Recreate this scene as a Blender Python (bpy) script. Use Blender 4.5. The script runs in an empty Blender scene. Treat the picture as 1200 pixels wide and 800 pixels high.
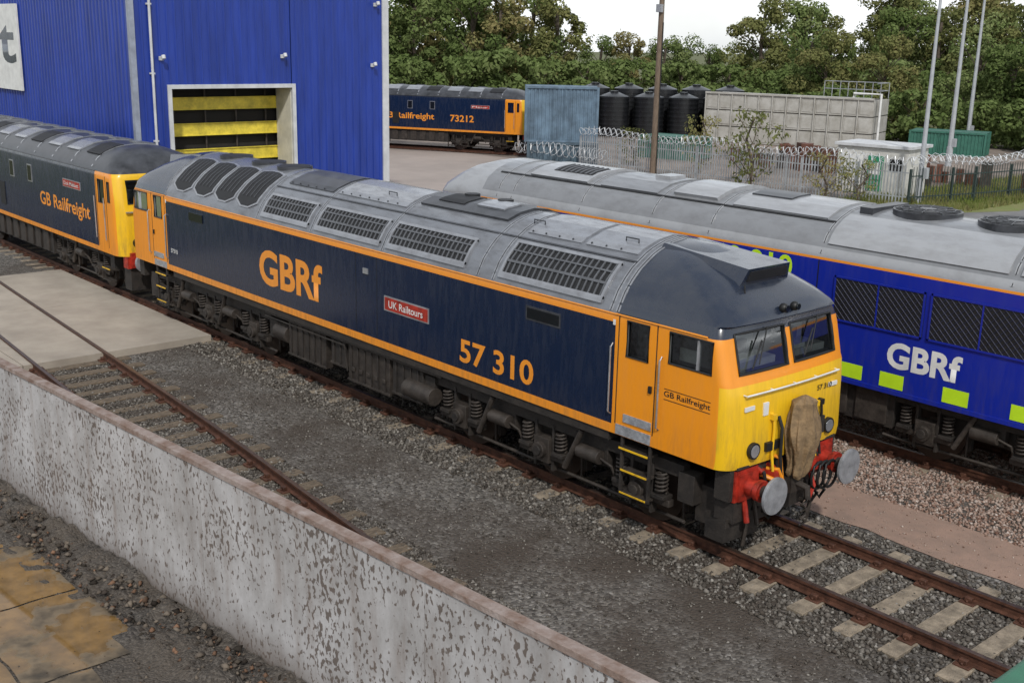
import bpy, bmesh, math, random
import numpy as np
from mathutils import Vector, Matrix, noise
random.seed(7); rng=np.random.default_rng(7)
S=bpy.context.scene
# ------------------------------------------------------------------ materials
def PM(name,col,rough=.6,metal=0.0,var=.2,scale=3.0,bump=0.0,bscale=40.0,col2=None,thr=None,stretch=(1,1,1),rvar=0.1,coat=0.0):
    m=bpy.data.materials.new(name); m.use_nodes=True; nt=m.node_tree; N=nt.nodes; L=nt.links
    b=N["Principled BSDF"]; tc=N.new("ShaderNodeTexCoord"); mp=N.new("ShaderNodeMapping"); mp.inputs["Scale"].default_value=stretch
    L.new(tc.outputs["Object"],mp.inputs[0])
    n=N.new("ShaderNodeTexNoise"); n.inputs["Scale"].default_value=scale; n.inputs["Detail"].default_value=4; n.inputs["Roughness"].default_value=.65
    L.new(mp.outputs[0],n.inputs[0])
    r=N.new("ShaderNodeValToRGB"); c=col
    d=col2 if col2 else tuple(x*(1-var*1.6) for x in c)
    lo,hi=thr if thr else (.3,.7)
    r.color_ramp.elements[0].position=lo; r.color_ramp.elements[1].position=hi
    r.color_ramp.elements[0].color=(*d,1); r.color_ramp.elements[1].color=(*(c if col2 else tuple(min(1,x*(1+var*.5)) for x in c)),1)
    L.new(n.outputs[0],r.inputs[0]); L.new(r.outputs[0],b.inputs["Base Color"])
    mr=N.new("ShaderNodeMapRange"); mr.inputs["To Min"].default_value=max(.03,rough-rvar); mr.inputs["To Max"].default_value=min(1,rough+rvar)
    L.new(n.outputs[0],mr.inputs[0]); L.new(mr.outputs[0],b.inputs["Roughness"])
    b.inputs["Metallic"].default_value=metal
    if coat: b.inputs["Coat Weight"].default_value=coat; b.inputs["Coat Roughness"].default_value=.12
    if bump:
        n2=N.new("ShaderNodeTexNoise"); n2.inputs["Scale"].default_value=bscale; n2.inputs["Detail"].default_value=3; L.new(mp.outputs[0],n2.inputs[0])
        bp=N.new("ShaderNodeBump"); bp.inputs["Strength"].default_value=bump; bp.inputs["Distance"].default_value=.02
        L.new(n2.outputs[0],bp.inputs["Height"]); L.new(bp.outputs[0],b.inputs["Normal"])
    return m
def paint(name,col,rough=.3,dirt=(.06,.05,.04),amt=.35,zlo=1.3,zhi=1.9,coat=.3,stretch=(6,6,1.0),floor=.25):
    """vehicle paint with streaky grime that gets stronger towards the bottom"""
    m=bpy.data.materials.new(name); m.use_nodes=True; nt=m.node_tree; N=nt.nodes; L=nt.links; b=N["Principled BSDF"]
    tc=N.new("ShaderNodeTexCoord"); mp=N.new("ShaderNodeMapping"); mp.inputs["Scale"].default_value=stretch; L.new(tc.outputs["Object"],mp.inputs[0])
    n=N.new("ShaderNodeTexNoise"); n.inputs["Scale"].default_value=1.6; n.inputs["Detail"].default_value=5; n.inputs["Roughness"].default_value=.7; L.new(mp.outputs[0],n.inputs[0])
    sx=N.new("ShaderNodeSeparateXYZ"); L.new(tc.outputs["Object"],sx.inputs[0])
    mr=N.new("ShaderNodeMapRange"); mr.inputs["From Min"].default_value=zhi; mr.inputs["From Max"].default_value=zlo; L.new(sx.outputs[2],mr.inputs[0])
    mr.inputs["To Min"].default_value=floor
    r=N.new("ShaderNodeMapRange"); r.inputs["From Min"].default_value=.42; r.inputs["From Max"].default_value=.72; L.new(n.outputs[0],r.inputs[0])
    mu=N.new("ShaderNodeMath"); mu.operation='MULTIPLY'; L.new(mr.outputs[0],mu.inputs[0]); L.new(r.outputs[0],mu.inputs[1])
    m2=N.new("ShaderNodeMath"); m2.operation='MULTIPLY'; L.new(mu.outputs[0],m2.inputs[0]); m2.inputs[1].default_value=amt
    mx=N.new("ShaderNodeMix"); mx.data_type='RGBA'; L.new(m2.outputs[0],mx.inputs[0]); mx.inputs[6].default_value=(*col,1); mx.inputs[7].default_value=(*dirt,1)
    L.new(mx.outputs[2],b.inputs["Base Color"])
    rr=N.new("ShaderNodeMapRange"); rr.inputs["To Min"].default_value=rough; rr.inputs["To Max"].default_value=min(1,rough+.25); L.new(r.outputs[0],rr.inputs[0]); L.new(rr.outputs[0],b.inputs["Roughness"])
    b.inputs["Coat Weight"].default_value=coat; b.inputs["Coat Roughness"].default_value=.12
    n3=N.new("ShaderNodeTexNoise"); n3.inputs["Scale"].default_value=1.1; n3.inputs["Detail"].default_value=1; L.new(tc.outputs["Object"],n3.inputs[0])
    bp=N.new("ShaderNodeBump"); bp.inputs["Strength"].default_value=.3; bp.inputs["Distance"].default_value=.02; L.new(n3.outputs[0],bp.inputs["Height"]); L.new(bp.outputs[0],b.inputs["Normal"])
    return m
def gravel(name,cols,scale=22,big=.35,bstr=.7,bigcol=(.03,.027,.023),bigamt=.7):
    m=bpy.data.materials.new(name); m.use_nodes=True; nt=m.node_tree; N=nt.nodes; L=nt.links; b=N["Principled BSDF"]; b.inputs["Roughness"].default_value=.9
    tc=N.new("ShaderNodeTexCoord")
    v=N.new("ShaderNodeTexVoronoi"); v.inputs["Scale"].default_value=scale; L.new(tc.outputs["Object"],v.inputs[0])
    bw=N.new("ShaderNodeSeparateColor"); L.new(v.outputs["Color"],bw.inputs[0])
    r=N.new("ShaderNodeValToRGB"); cr=r.color_ramp
    cr.elements[0].color=(*cols[0],1); cr.elements[1].color=(*cols[-1],1)
    for i,c in enumerate(cols[1:-1]):
        e=cr.elements.new((i+1)/(len(cols)-1)); e.color=(*c,1)
    L.new(bw.outputs[0],r.inputs[0])
    n=N.new("ShaderNodeTexNoise"); n.inputs["Scale"].default_value=big; n.inputs["Detail"].default_value=7; n.inputs["Roughness"].default_value=.66; L.new(tc.outputs["Object"],n.inputs[0])
    mr=N.new("ShaderNodeMapRange"); mr.inputs["From Min"].default_value=.42; mr.inputs["From Max"].default_value=.58; mr.inputs["To Max"].default_value=bigamt; L.new(n.outputs[0],mr.inputs[0])
    mx=N.new("ShaderNodeMix"); mx.data_type='RGBA'; L.new(mr.outputs[0],mx.inputs[0]); L.new(r.outputs[0],mx.inputs[6]); mx.inputs[7].default_value=(*bigcol,1)
    L.new(mx.outputs[2],b.inputs["Base Color"])
    bp=N.new("ShaderNodeBump"); bp.inputs["Strength"].default_value=bstr; bp.inputs["Distance"].default_value=.03; bp.invert=True
    L.new(v.outputs["Distance"],bp.inputs["Height"]); L.new(bp.outputs[0],b.inputs["Normal"])
    return m
def glassmat(name,tint=(.66,.70,.70),fac=.35):
    m=bpy.data.materials.new(name); m.use_nodes=True; nt=m.node_tree; N=nt.nodes; L=nt.links; N.remove(N["Principled BSDF"])
    t=N.new("ShaderNodeBsdfTransparent"); t.inputs[0].default_value=(*tint,1)
    g=N.new("ShaderNodeBsdfGlossy"); g.inputs["Roughness"].default_value=.03; g.inputs[0].default_value=(.9,.95,1,1)
    f=N.new("ShaderNodeFresnel"); f.inputs[0].default_value=1.5
    a=N.new("ShaderNodeMath"); a.operation='ADD'; a.inputs[1].default_value=fac*.4; L.new(f.outputs[0],a.inputs[0])
    x=N.new("ShaderNodeMixShader"); L.new(a.outputs[0],x.inputs[0]); L.new(t.outputs[0],x.inputs[1]); L.new(g.outputs[0],x.inputs[2])
    L.new(x.outputs[0],N["Material Output"].inputs[0]); return m
def ramp(N,cols):
    r=N.new("ShaderNodeValToRGB"); cr=r.color_ramp; cr.elements[0].color=(*cols[0],1); cr.elements[1].color=(*cols[-1],1)
    for i,k in enumerate(cols[1:-1]): e=cr.elements.new((i+1)/(len(cols)-1)); e.color=(*k,1)
    return r
def leafmat(name,cols):
    m=bpy.data.materials.new(name); m.use_nodes=True; nt=m.node_tree; N=nt.nodes; L=nt.links; N.remove(N["Principled BSDF"])
    d=N.new("ShaderNodeBsdfDiffuse"); tr=N.new("ShaderNodeBsdfTranslucent"); mx=N.new("ShaderNodeMixShader"); mx.inputs[0].default_value=.3
    tc=N.new("ShaderNodeTexCoord"); n=N.new("ShaderNodeTexNoise"); n.inputs["Scale"].default_value=.45; n.inputs["Detail"].default_value=2; L.new(tc.outputs["Object"],n.inputs[0])
    g=N.new("ShaderNodeNewGeometry"); oi=N.new("ShaderNodeObjectInfo")
    a=N.new("ShaderNodeMath"); a.operation='MULTIPLY_ADD'; L.new(g.outputs["Random Per Island"],a.inputs[0]); a.inputs[1].default_value=.35; L.new(n.outputs[0],a.inputs[2])
    c=N.new("ShaderNodeMath"); c.operation='MULTIPLY_ADD'; L.new(oi.outputs["Random"],c.inputs[0]); c.inputs[1].default_value=.55; L.new(a.outputs[0],c.inputs[2])
    mr=N.new("ShaderNodeMapRange"); mr.inputs["From Min"].default_value=.4; mr.inputs["From Max"].default_value=1.3; L.new(c.outputs[0],mr.inputs[0])
    r=ramp(N,cols); L.new(mr.outputs[0],r.inputs[0]); L.new(r.outputs[0],d.inputs[0]); L.new(r.outputs[0],tr.inputs[0]); L.new(d.outputs[0],mx.inputs[1]); L.new(tr.outputs[0],mx.inputs[2]); L.new(mx.outputs[0],N["Material Output"].inputs[0])
    return m
NAVY=paint("navy_paint",(.006,.015,.042),.2,amt=.35)
NAVYROOF=paint("navy_roof_paint",(.013,.02,.038),.2,dirt=(.07,.07,.07),amt=.35,zlo=5,zhi=1,stretch=(2,2,2),coat=.6)
ORANGE=paint("orange_paint",(.82,.285,.012),.32,amt=.3)
YELLOW=paint("yellow_paint",(.82,.49,.012),.34,dirt=(.13,.07,.03),amt=.6,zlo=1.3,zhi=2.3)
ORLINE=paint("orange_lining",(.80,.28,.02),.4,amt=.4)
ROOF=paint("grey_roof_paint",(.165,.175,.195),.24,dirt=(.065,.065,.07),amt=.75,zlo=9,zhi=8,floor=1,stretch=(1.2,5,1.4),coat=.4)
ROOF2=paint("grey_roof_panel",(.25,.262,.285),.24,dirt=(.12,.12,.13),amt=.7,zlo=9,zhi=8,floor=1,stretch=(2.2,6,2),coat=.4)
ROOFD=PM("dark_roof_panel",(.055,.058,.066),.34,.0,.4,3)
MESHD=PM("dark_grille",(.010,.010,.011),.6)
SLAT=PM("grille_slat",(.12,.125,.135),.45,.2)
BLACK=PM("black_rubber",(.012,.012,.012),.5)
UND=PM("underframe_grime",(.042,.034,.028),.7,.1,.5,5,.4,30,col2=(.015,.013,.012))
UND2=PM("bogie_metal",(.075,.062,.052),.6,.3,.5,6,.3,30,col2=(.026,.021,.018))
WHEEL=PM("wheel_steel",(.07,.05,.04),.5,.6)
RED=PM("red_paint",(.42,.03,.015),.45,0,.4,8)
GREYP=PM("buffer_face",(.33,.34,.36),.45,.3,.25,7)
WHITE=PM("white_paint",(.72,.72,.70),.5,0,.12)
SILVER=PM("silver_rail",(.55,.56,.58),.35,.7)
LENS=PM("lamp_lens",(.45,.47,.5),.08,.6,.1)
PLATE=PM("chequer_plate",(.42,.43,.45),.5,.4,.3,20)
INTER=PM("cab_interior",(.12,.12,.115),.8)
BEIGE=PM("cab_desk",(.50,.50,.47),.7)
GLASS=glassmat("window_glass")
DGLASS=PM("dark_glass",(.01,.012,.014),.08)
CANVAS=PM("ochre_canvas",(.28,.185,.095),.9,0,.4,7,.8,25,col2=(.12,.08,.042))
RUSTR=PM("rail_rust",(.115,.048,.028),.7,.2,.4,8)
RAILTOP=PM("rail_head",(.16,.11,.09),.38,.7,.3,10)
SLEEP=PM("concrete_sleeper",(.30,.245,.18),.9,0,.35,6,.5,40)
WSLEEP=PM("timber_sleeper",(.19,.145,.10),.9,0,.45,7,.6,40,stretch=(6,1,6))
LIME=PM("reflective_lime",(.52,.80,.02),.45,0,.08)
BLUE=paint("royal_blue_paint",(.008,.022,.30),.28,amt=.3)
GREYL=paint("light_grey_roof",(.34,.35,.365),.28,dirt=(.22,.22,.225),amt=.6,zlo=9,zhi=8,floor=1,stretch=(1.2,4,1.2),coat=.35)
GREYM=paint("mid_grey_roof",(.22,.228,.24),.28,dirt=(.13,.13,.135),amt=.6,zlo=9,zhi=8,floor=1,stretch=(1.2,4,1.2),coat=.35)
# ------------------------------------------------------------------ mesh builder
def link(o,parent=None):
    S.collection.objects.link(o)
    if parent: o.parent=parent
    return o
def empty(name,loc=(0,0,0),rz=0):
    e=bpy.data.objects.new(name,None); e.location=loc; e.rotation_euler=(0,0,rz); e.empty_display_size=.3; return link(e)
class MB:
    def __init__(s): s.v=[];s.f=[];s.m=[];s.mats=[]
    def mi(s,mat):
        if mat not in s.mats: s.mats.append(mat)
        return s.mats.index(mat)
    def add(s,vs,fs,mat):
        k=len(s.v); s.v+= [tuple(v) for v in vs]; i=s.mi(mat)
        for f in fs: s.f.append([a+k for a in f]); s.m.append(i)
    def box(s,x0,x1,y0,y1,z0,z1,mat):
        if x0>x1:x0,x1=x1,x0
        if y0>y1:y0,y1=y1,y0
        if z0>z1:z0,z1=z1,z0
        v=[(x0,y0,z0),(x1,y0,z0),(x1,y1,z0),(x0,y1,z0),(x0,y0,z1),(x1,y0,z1),(x1,y1,z1),(x0,y1,z1)]
        s.add(v,[[0,3,2,1],[4,5,6,7],[0,1,5,4],[1,2,6,5],[2,3,7,6],[3,0,4,7]],mat)
    def hexa(s,v,mat): s.add(v,[[0,3,2,1],[4,5,6,7],[0,1,5,4],[1,2,6,5],[2,3,7,6],[3,0,4,7]],mat)
    def cyl(s,p0,p1,r,mat,n=16,r1=None):
        p0=Vector(p0);p1=Vector(p1);d=(p1-p0).normalized(); a=d.orthogonal().normalized(); b=d.cross(a); r1=r if r1 is None else r1
        v=[p0+(a*math.cos(t)+b*math.sin(t))*r for t in [2*math.pi*i/n for i in range(n)]]+[p1+(a*math.cos(t)+b*math.sin(t))*r1 for t in [2*math.pi*i/n for i in range(n)]]
        s.add(v,[[i,(i+1)%n,n+(i+1)%n,n+i] for i in range(n)]+[list(range(n))[::-1],list(range(n,2*n))],mat)
    def tube(s,pts,r,mat,n=6,closed=False):
        pts=[Vector(p) for p in pts]; N=len(pts); rings=[]
        for i,p in enumerate(pts):
            if closed: d=pts[(i+1)%N]-pts[i-1]
            else: d=pts[min(i+1,N-1)]-pts[max(i-1,0)]
            d.normalize(); up=Vector((0,0,1)) if abs(d.z)<.9 else Vector((1,0,0)); a=d.cross(up).normalized(); b=d.cross(a)
            rings.append([p+(a*math.cos(t)+b*math.sin(t))*r for t in [2*math.pi*k/n for k in range(n)]])
        v=[q for R in rings for q in R]; f=[]
        for i in range(N if closed else N-1):
            j=(i+1)%N
            for k in range(n): f.append([i*n+k,i*n+(k+1)%n,j*n+(k+1)%n,j*n+k])
        if not closed: f+=[list(range(n))[::-1],[(N-1)*n+k for k in range(n)]]
        s.add(v,f,mat)
    def sphere(s,c,r,mat,n=12,sc=(1,1,1)):
        v=[];f=[]
        for i in range(n//2+1):
            th=math.pi*i/(n//2)
            for k in range(n): ph=2*math.pi*k/n; v.append((c[0]+sc[0]*r*math.sin(th)*math.cos(ph),c[1]+sc[1]*r*math.sin(th)*math.sin(ph),c[2]+sc[2]*r*math.cos(th)))
        for i in range(n//2):
            for k in range(n): f.append([i*n+k,(i+1)*n+k,(i+1)*n+(k+1)%n,i*n+(k+1)%n])
        s.add(v,f,mat)
    def quad(s,v,mat): s.add(v,[list(range(len(v)))],mat)
    def obj(s,name,parent=None,bevel=0,smooth=True):
        me=bpy.data.meshes.new(name); me.from_pydata(s.v,[],s.f)
        for m in s.mats: me.materials.append(m)
        me.polygons.foreach_set("material_index",s.m)
        if smooth:
            me.shade_smooth()
            try: me.set_sharp_from_angle(angle=math.radians(35))
            except Exception: pass
        me.update(); o=link(bpy.data.objects.new(name,me),parent)
        if bevel:
            b=o.modifiers.new("bevel",'BEVEL'); b.width=bevel; b.segments=2; b.limit_method='ANGLE'; b.angle_limit=math.radians(50)
        return o
def npmesh(name,V,F,mat,parent=None):
    k=F.shape[1]; me=bpy.data.meshes.new(name); me.vertices.add(len(V)); me.vertices.foreach_set("co",V.astype(np.float32).ravel())
    me.loops.add(F.size); me.loops.foreach_set("vertex_index",F.astype(np.int32).ravel()); me.polygons.add(len(F))
    me.polygons.foreach_set("loop_start",np.arange(0,F.size,k,dtype=np.int32)); me.update(calc_edges=True); me.materials.append(mat); me.validate()
    return link(bpy.data.objects.new(name,me),parent)
def text(s,name,parent,O,X,Y,w,h,mat,bold=.012,thick=.004):
    """text fitted in a w x h box whose lower-left corner is O, along unit vectors X and Y"""
    cu=bpy.data.curves.new(name,'FONT'); cu.body=s; cu.offset=bold; cu.resolution_u=4
    o=bpy.data.objects.new(name+"_t",cu); S.collection.objects.link(o); dg=bpy.context.evaluated_depsgraph_get(); dg.update()
    me=bpy.data.meshes.new_from_object(o.evaluated_get(dg)); bpy.data.objects.remove(o)
    co=np.array([v.co[:] for v in me.vertices]); mn=co.min(0); mx=co.max(0); O=Vector(O);X=Vector(X);Y=Vector(Y)
    for v in me.vertices:
        a=(v.co.x-mn[0])/(mx[0]-mn[0])*w; b=(v.co.y-mn[1])/(mx[1]-mn[1])*h; v.co=O+X*a+Y*b
    me.materials.clear(); me.materials.append(mat)
    ob=link(bpy.data.objects.new(name,me),parent); return ob
def interp(t,P):
    if t<=P[0][0]: return P[0][1]
    for (a,b),(c,d) in zip(P,P[1:]):
        if t<=c: return b+(d-b)*(t-a)/(c-a) if c>a else d
    return P[-1][1]
# ------------------------------------------------------------------ locomotive shells
def shell(parent,prof,x0,x1,matf,name="body",nx=1):
    """prof: list (halfwidth,z) from sole to ridge. matf(z_mid)->material"""
    ring=[(-w,z) for w,z in prof]+[(w,z) for w,z in prof[-2::-1]]
    b=MB(); n=len(ring)
    for j in range(n-1):
        (y0,z0),(y1,z1)=ring[j],ring[j+1]; b.add([(x0,y0,z0),(x1,y0,z0),(x1,y1,z1),(x0,y1,z1)],[[0,1,2,3]],matf((z0+z1)/2))
    b.add([(x0,y,z) for y,z in ring],[list(range(n))[::-1]],matf(1.5)); b.add([(x1,y,z) for y,z in ring],[list(range(n))],matf(1.5))
    b.add([(x0,-prof[0][0],prof[0][1]),(x1,-prof[0][0],prof[0][1]),(x1,prof[0][0],prof[0][1]),(x0,prof[0][0],prof[0][1])],[[3,2,1,0]],UND)
    o=b.obj(name,parent)
    bm=bmesh.new(); bm.from_mesh(o.data); bmesh.ops.remove_doubles(bm,verts=bm.verts,dist=1e-4); bmesh.ops.recalc_face_normals(bm,faces=bm.faces); bm.to_mesh(o.data); bm.free()
    o.data.set_sharp_from_angle(angle=math.radians(30)); return o
class Cab:
    def __init__(s,prof,FR,xj,B): s.prof=prof; s.FR=FR; s.xj=xj; s.B=B
    def W(s,z): return max(.02,interp(z,[(b,a) for a,b in s.prof]))
    def F(s,z): return interp(z,[(a,b) for a,b,c in s.FR])
    def R(s,z): return min(interp(z,[(a,c) for a,b,c in s.FR]),s.W(z)*.9)
    def fx(s,y,z):
        W=s.W(z); R=s.R(z); a=abs(y)-(W-R); x=s.F(z)+s.B*(1-(min(abs(y),W)/W)**2)
        if a>0: x-= R-math.sqrt(max(0,R*R-a*a))
        return x
    def ring(s,z):
        W=s.W(z);R=s.R(z);p=[]; xe=s.F(z)-R
        for t in (0,.33,.66): p.append((s.xj+(xe-s.xj)*t,-W))
        for i in range(7):
            a=i*math.pi/14; y=-(W-R)-R*math.cos(a); x=xe+R*math.sin(a)+s.B*(1-(y/W)**2); p.append((x,y))
        ym=W-R
        for t in (-.75,-.5,-.25,0,.25,.5,.75): y=ym*t; p.append((s.F(z)+s.B*(1-(y/W)**2),y))
        for i in range(6,-1,-1):
            a=i*math.pi/14; y=(W-R)+R*math.cos(a); x=xe+R*math.sin(a)+s.B*(1-(y/W)**2); p.append((x,y))
        for t in (.66,.33,0): p.append((s.xj+(xe-s.xj)*t,W))
        return p
    def build(s,name,parent,matf,mats,cuts,mirror=None):
        zs=[]; base=[a for a,b,c in s.FR]+[z for w,z in s.prof]; base=sorted(set(round(z,3) for z in base))
        for z in base:
            if not zs or z-zs[-1]>.012: zs.append(z)
        rings=[[(x,y,z) for x,y in s.ring(z)] for z in zs]; n=len(rings[0]); bm=bmesh.new()
        V=[[bm.verts.new(p) for p in r] for r in rings]
        for i in range(len(V)-1):
            for k in range(n):
                f=bm.faces.new([V[i][k],V[i][(k+1)%n],V[i+1][(k+1)%n],V[i+1][k]])
                c=f.calc_center_median(); f.normal_update(); f.material_index=mats.index(matf(c,f.normal))
        bm.faces.new(V[0][::-1]).material_index=mats.index(UND); bm.faces.new(V[-1]).material_index=mats.index(matf(Vector((0,0,9)),Vector((0,0,1))))
        bmesh.ops.recalc_face_normals(bm,faces=bm.faces)
        me=bpy.data.meshes.new(name); bm.to_mesh(me); bm.free()
        for m in mats: me.materials.append(m)
        o=link(bpy.data.objects.new(name,me))
        if cuts:
            cb=MB()
            for v in cuts: cb.hexa(v,INTER)
            co=cb.obj("cut",None,smooth=False)
            co.data.materials.clear()
            for m in mats: co.data.materials.append(m)
            bm=bmesh.new(); bm.from_mesh(co.data); bmesh.ops.recalc_face_normals(bm,faces=bm.faces)
            for f in bm.faces: f.material_index=mats.index(INTER)
            bm.to_mesh(co.data); bm.free()
            md=o.modifiers.new("b",'BOOLEAN'); md.object=co; md.operation='DIFFERENCE'; md.solver='EXACT'
            dg=bpy.context.evaluated_depsgraph_get(); dg.update()
            me2=bpy.data.meshes.new_from_object(o.evaluated_get(dg)); o.modifiers.clear(); o.data=me2; bpy.data.objects.remove(co)
        o.data.shade_smooth(); o.data.set_sharp_from_angle(angle=math.radians(32)); o.parent=parent
        return o
def bogie(b,xc,offs,wr=.57,yf=1.08):
    for sgn in (-1,1):
        for dx in offs:
            x=xc+dx; b.cyl((x,sgn*.68,wr),(x,sgn*.82,wr),wr,WHEEL,28); b.cyl((x,sgn*.66,wr),(x,sgn*.69,wr),wr+.03,WHEEL,28); b.cyl((x,sgn*.82,wr),(x,sgn*.84,wr),.22,UND2,16)
            b.box(x-.17,x+.17,sgn*(yf-.08),sgn*(yf+.12),wr-.2,wr+.2,UND2); b.cyl((x,sgn*(yf+.1),wr),(x,sgn*(yf+.2),wr),.13,UND2,14)
            b.cyl((x,sgn*(yf+.2),wr),(x,sgn*(yf+.23),wr),.08,UND,10)
            b.box(x-.22,x-.17,sgn*(yf-.06),sgn*(yf+.06),.25,1.0,UND); b.box(x+.17,x+.22,sgn*(yf-.06),sgn*(yf+.06),.25,1.0,UND)
            for q in (-1,1):
                b.box(x+q*(wr+.03)-.04,x+q*(wr+.03)+.04,sgn*.7,sgn*.82,.3,.75,UND); b.tube([(x+q*(wr+.03),sgn*.9,1.05),(x+q*(wr+.05),sgn*.9,.2)],.025,UND2)
            for q in (-.38,.38):
                pts=[(x+q+.085*math.cos(t),sgn*(yf+.05)+.085*math.sin(t),.62+.30*t/(2*math.pi*5)) for t in np.linspace(0,2*math.pi*5,46)]
                b.tube(pts,.02,UND2,5)
                b.box(x+q-.12,x+q+.12,sgn*(yf-.06),sgn*(yf+.15),.54,.60,UND)
            b.box(x-.55,x+.55,sgn*(yf-.04),sgn*(yf+.08),.44,.54,UND2)
        b.box(xc+offs[0]-.75,xc+offs[-1]+.75,sgn*(yf-.1),sgn*(yf+.04),.93,1.12,UND)
        for a,c in zip(offs,offs[1:]):
            m=xc+(a+c)/2; b.box(m-.32,m+.32,sgn*(yf-.1),sgn*(yf+.03),.66,.93,UND)
            b.cyl((m-.2,sgn*(yf+.1),.80),(m+.25,sgn*(yf+.1),.80),.11,UND2,14); b.tube([(m+.2,sgn*(yf+.1),.8),(m+.45,sgn*(yf+.08),.72),(m+.5,sgn*(yf),.5)],.025,UND2)
            b.cyl((m-.45,sgn*(yf+.16),.45),(m-.1,sgn*(yf+.16),1.15),.045,UND2,10)
        b.tube([(xc+offs[0]-.8,sgn*(yf+.02),.3),(xc+offs[0]-.3,sgn*(yf-.1),.24),(xc+offs[-1]+.3,sgn*(yf-.1),.24),(xc+offs[-1]+.8,sgn*(yf+.02),.3)],.03,UND2)
        for e in (xc+offs[0]-.85,xc+offs[-1]+.85):
            b.box(e-.14,e+.14,sgn*(yf-.12),sgn*(yf+.1),.62,1.05,UND); b.tube([(e,sgn*.8,.65),(e+(.0),sgn*.76,.12)],.03,UND)
    for dx in offs: b.cyl((xc+dx,-.7,wr),(xc+dx,.7,wr),.09,UND,10)
    b.box(xc-1.9,xc+1.9,-.9,.9,.55,1.1,UND)
def buffers(b,xf,sx,z=1.05):
    for y in (-.865,.865):
        b.box(xf-sx*.02,xf+sx*.07,y-.20,y+.20,z-.18,z+.2,RED); b.cyl((xf+sx*.06,y,z),(xf+sx*.30,y,z),.125,RED,18,r1=.105)
        b.cyl((xf+sx*.22,y,z),(xf+sx*.29,y,z),.15,RED,18)
        b.cyl((xf+sx*.28,y,z),(xf+sx*.47,y,z),.085,UND2,14); b.cyl((xf+sx*.46,y,z),(xf+sx*.50,y,z),.255,GREYP,32)
        b.cyl((xf+sx*.50,y,z),(xf+sx*.505,y,z),.235,GREYP,32)
class Roof:
    def __init__(s,prof): s.P=sorted([(w,z) for w,z in prof if z>2.9]); 
    def z(s,y): return interp(abs(y),s.P)
    def pt(s,y,off):
        e=.03; d=(s.z(y+e)-s.z(y-e))/(2*e); n=Vector((-d,1)).normalized(); return (y+n.x*off,s.z(y)+n.y*off)
    def patch(s,b,x0,x1,y0,y1,off,mat,rounded=0,n=8,under=-.01):
        top=[];bot=[]; xc=(x0+x1)/2; hw=(x1-x0)/2
        for i in range(n+1):
            t=i/n; y=y0+(y1-y0)*t; w=hw
            if rounded:
                q=abs(2*t-1); k=1-rounded
                if q>k: w=hw*max(.35,math.sqrt(max(0,1-((q-k)/rounded)**2)))
            a=s.pt(y,off); c=s.pt(y,under); top.append(((xc-w,*a),(xc+w,*a))); bot.append(((xc-w,*c),(xc+w,*c)))
        for i in range(n):
            (a,c),(d,e)=top[i],top[i+1]; (A,C),(D,E)=bot[i],bot[i+1]
            b.add([a,c,e,d],[[0,1,2,3]],mat); b.add([A,a,d,D],[[0,1,2,3]],mat); b.add([C,E,e,c],[[0,1,2,3]],mat)
        a,c=top[0];A,C=bot[0]; b.add([A,C,c,a],[[0,1,2,3]],mat); a,c=top[-1];A,C=bot[-1]; b.add([A,a,c,C],[[0,1,2,3]],mat)
    def louvre(s,b,x0,x1,y0,y1,pitch=.12,fr=SLAT):
        s.patch(b,x0,x1,y0,y1,.012,MESHD)
        x=x0+pitch*.6
        while x<x1-.03: s.patch(b,x,x+pitch*.22,y0,y1,.03,fr,n=5); x+=pitch
        w=.05
        for a in (x0-w,x1): s.patch(b,a,a+w,y0,y1,.034,ROOF2,n=4)
        for a in (y0,y1): s.patch(b,x0-w,x1+w,a-.02,a+.02,.036,ROOF2,n=2)
        for t in (.33,.67): s.patch(b,x0,x1,y0+(y1-y0)*t-.01,y0+(y1-y0)*t+.01,.034,fr,n=2)

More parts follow.
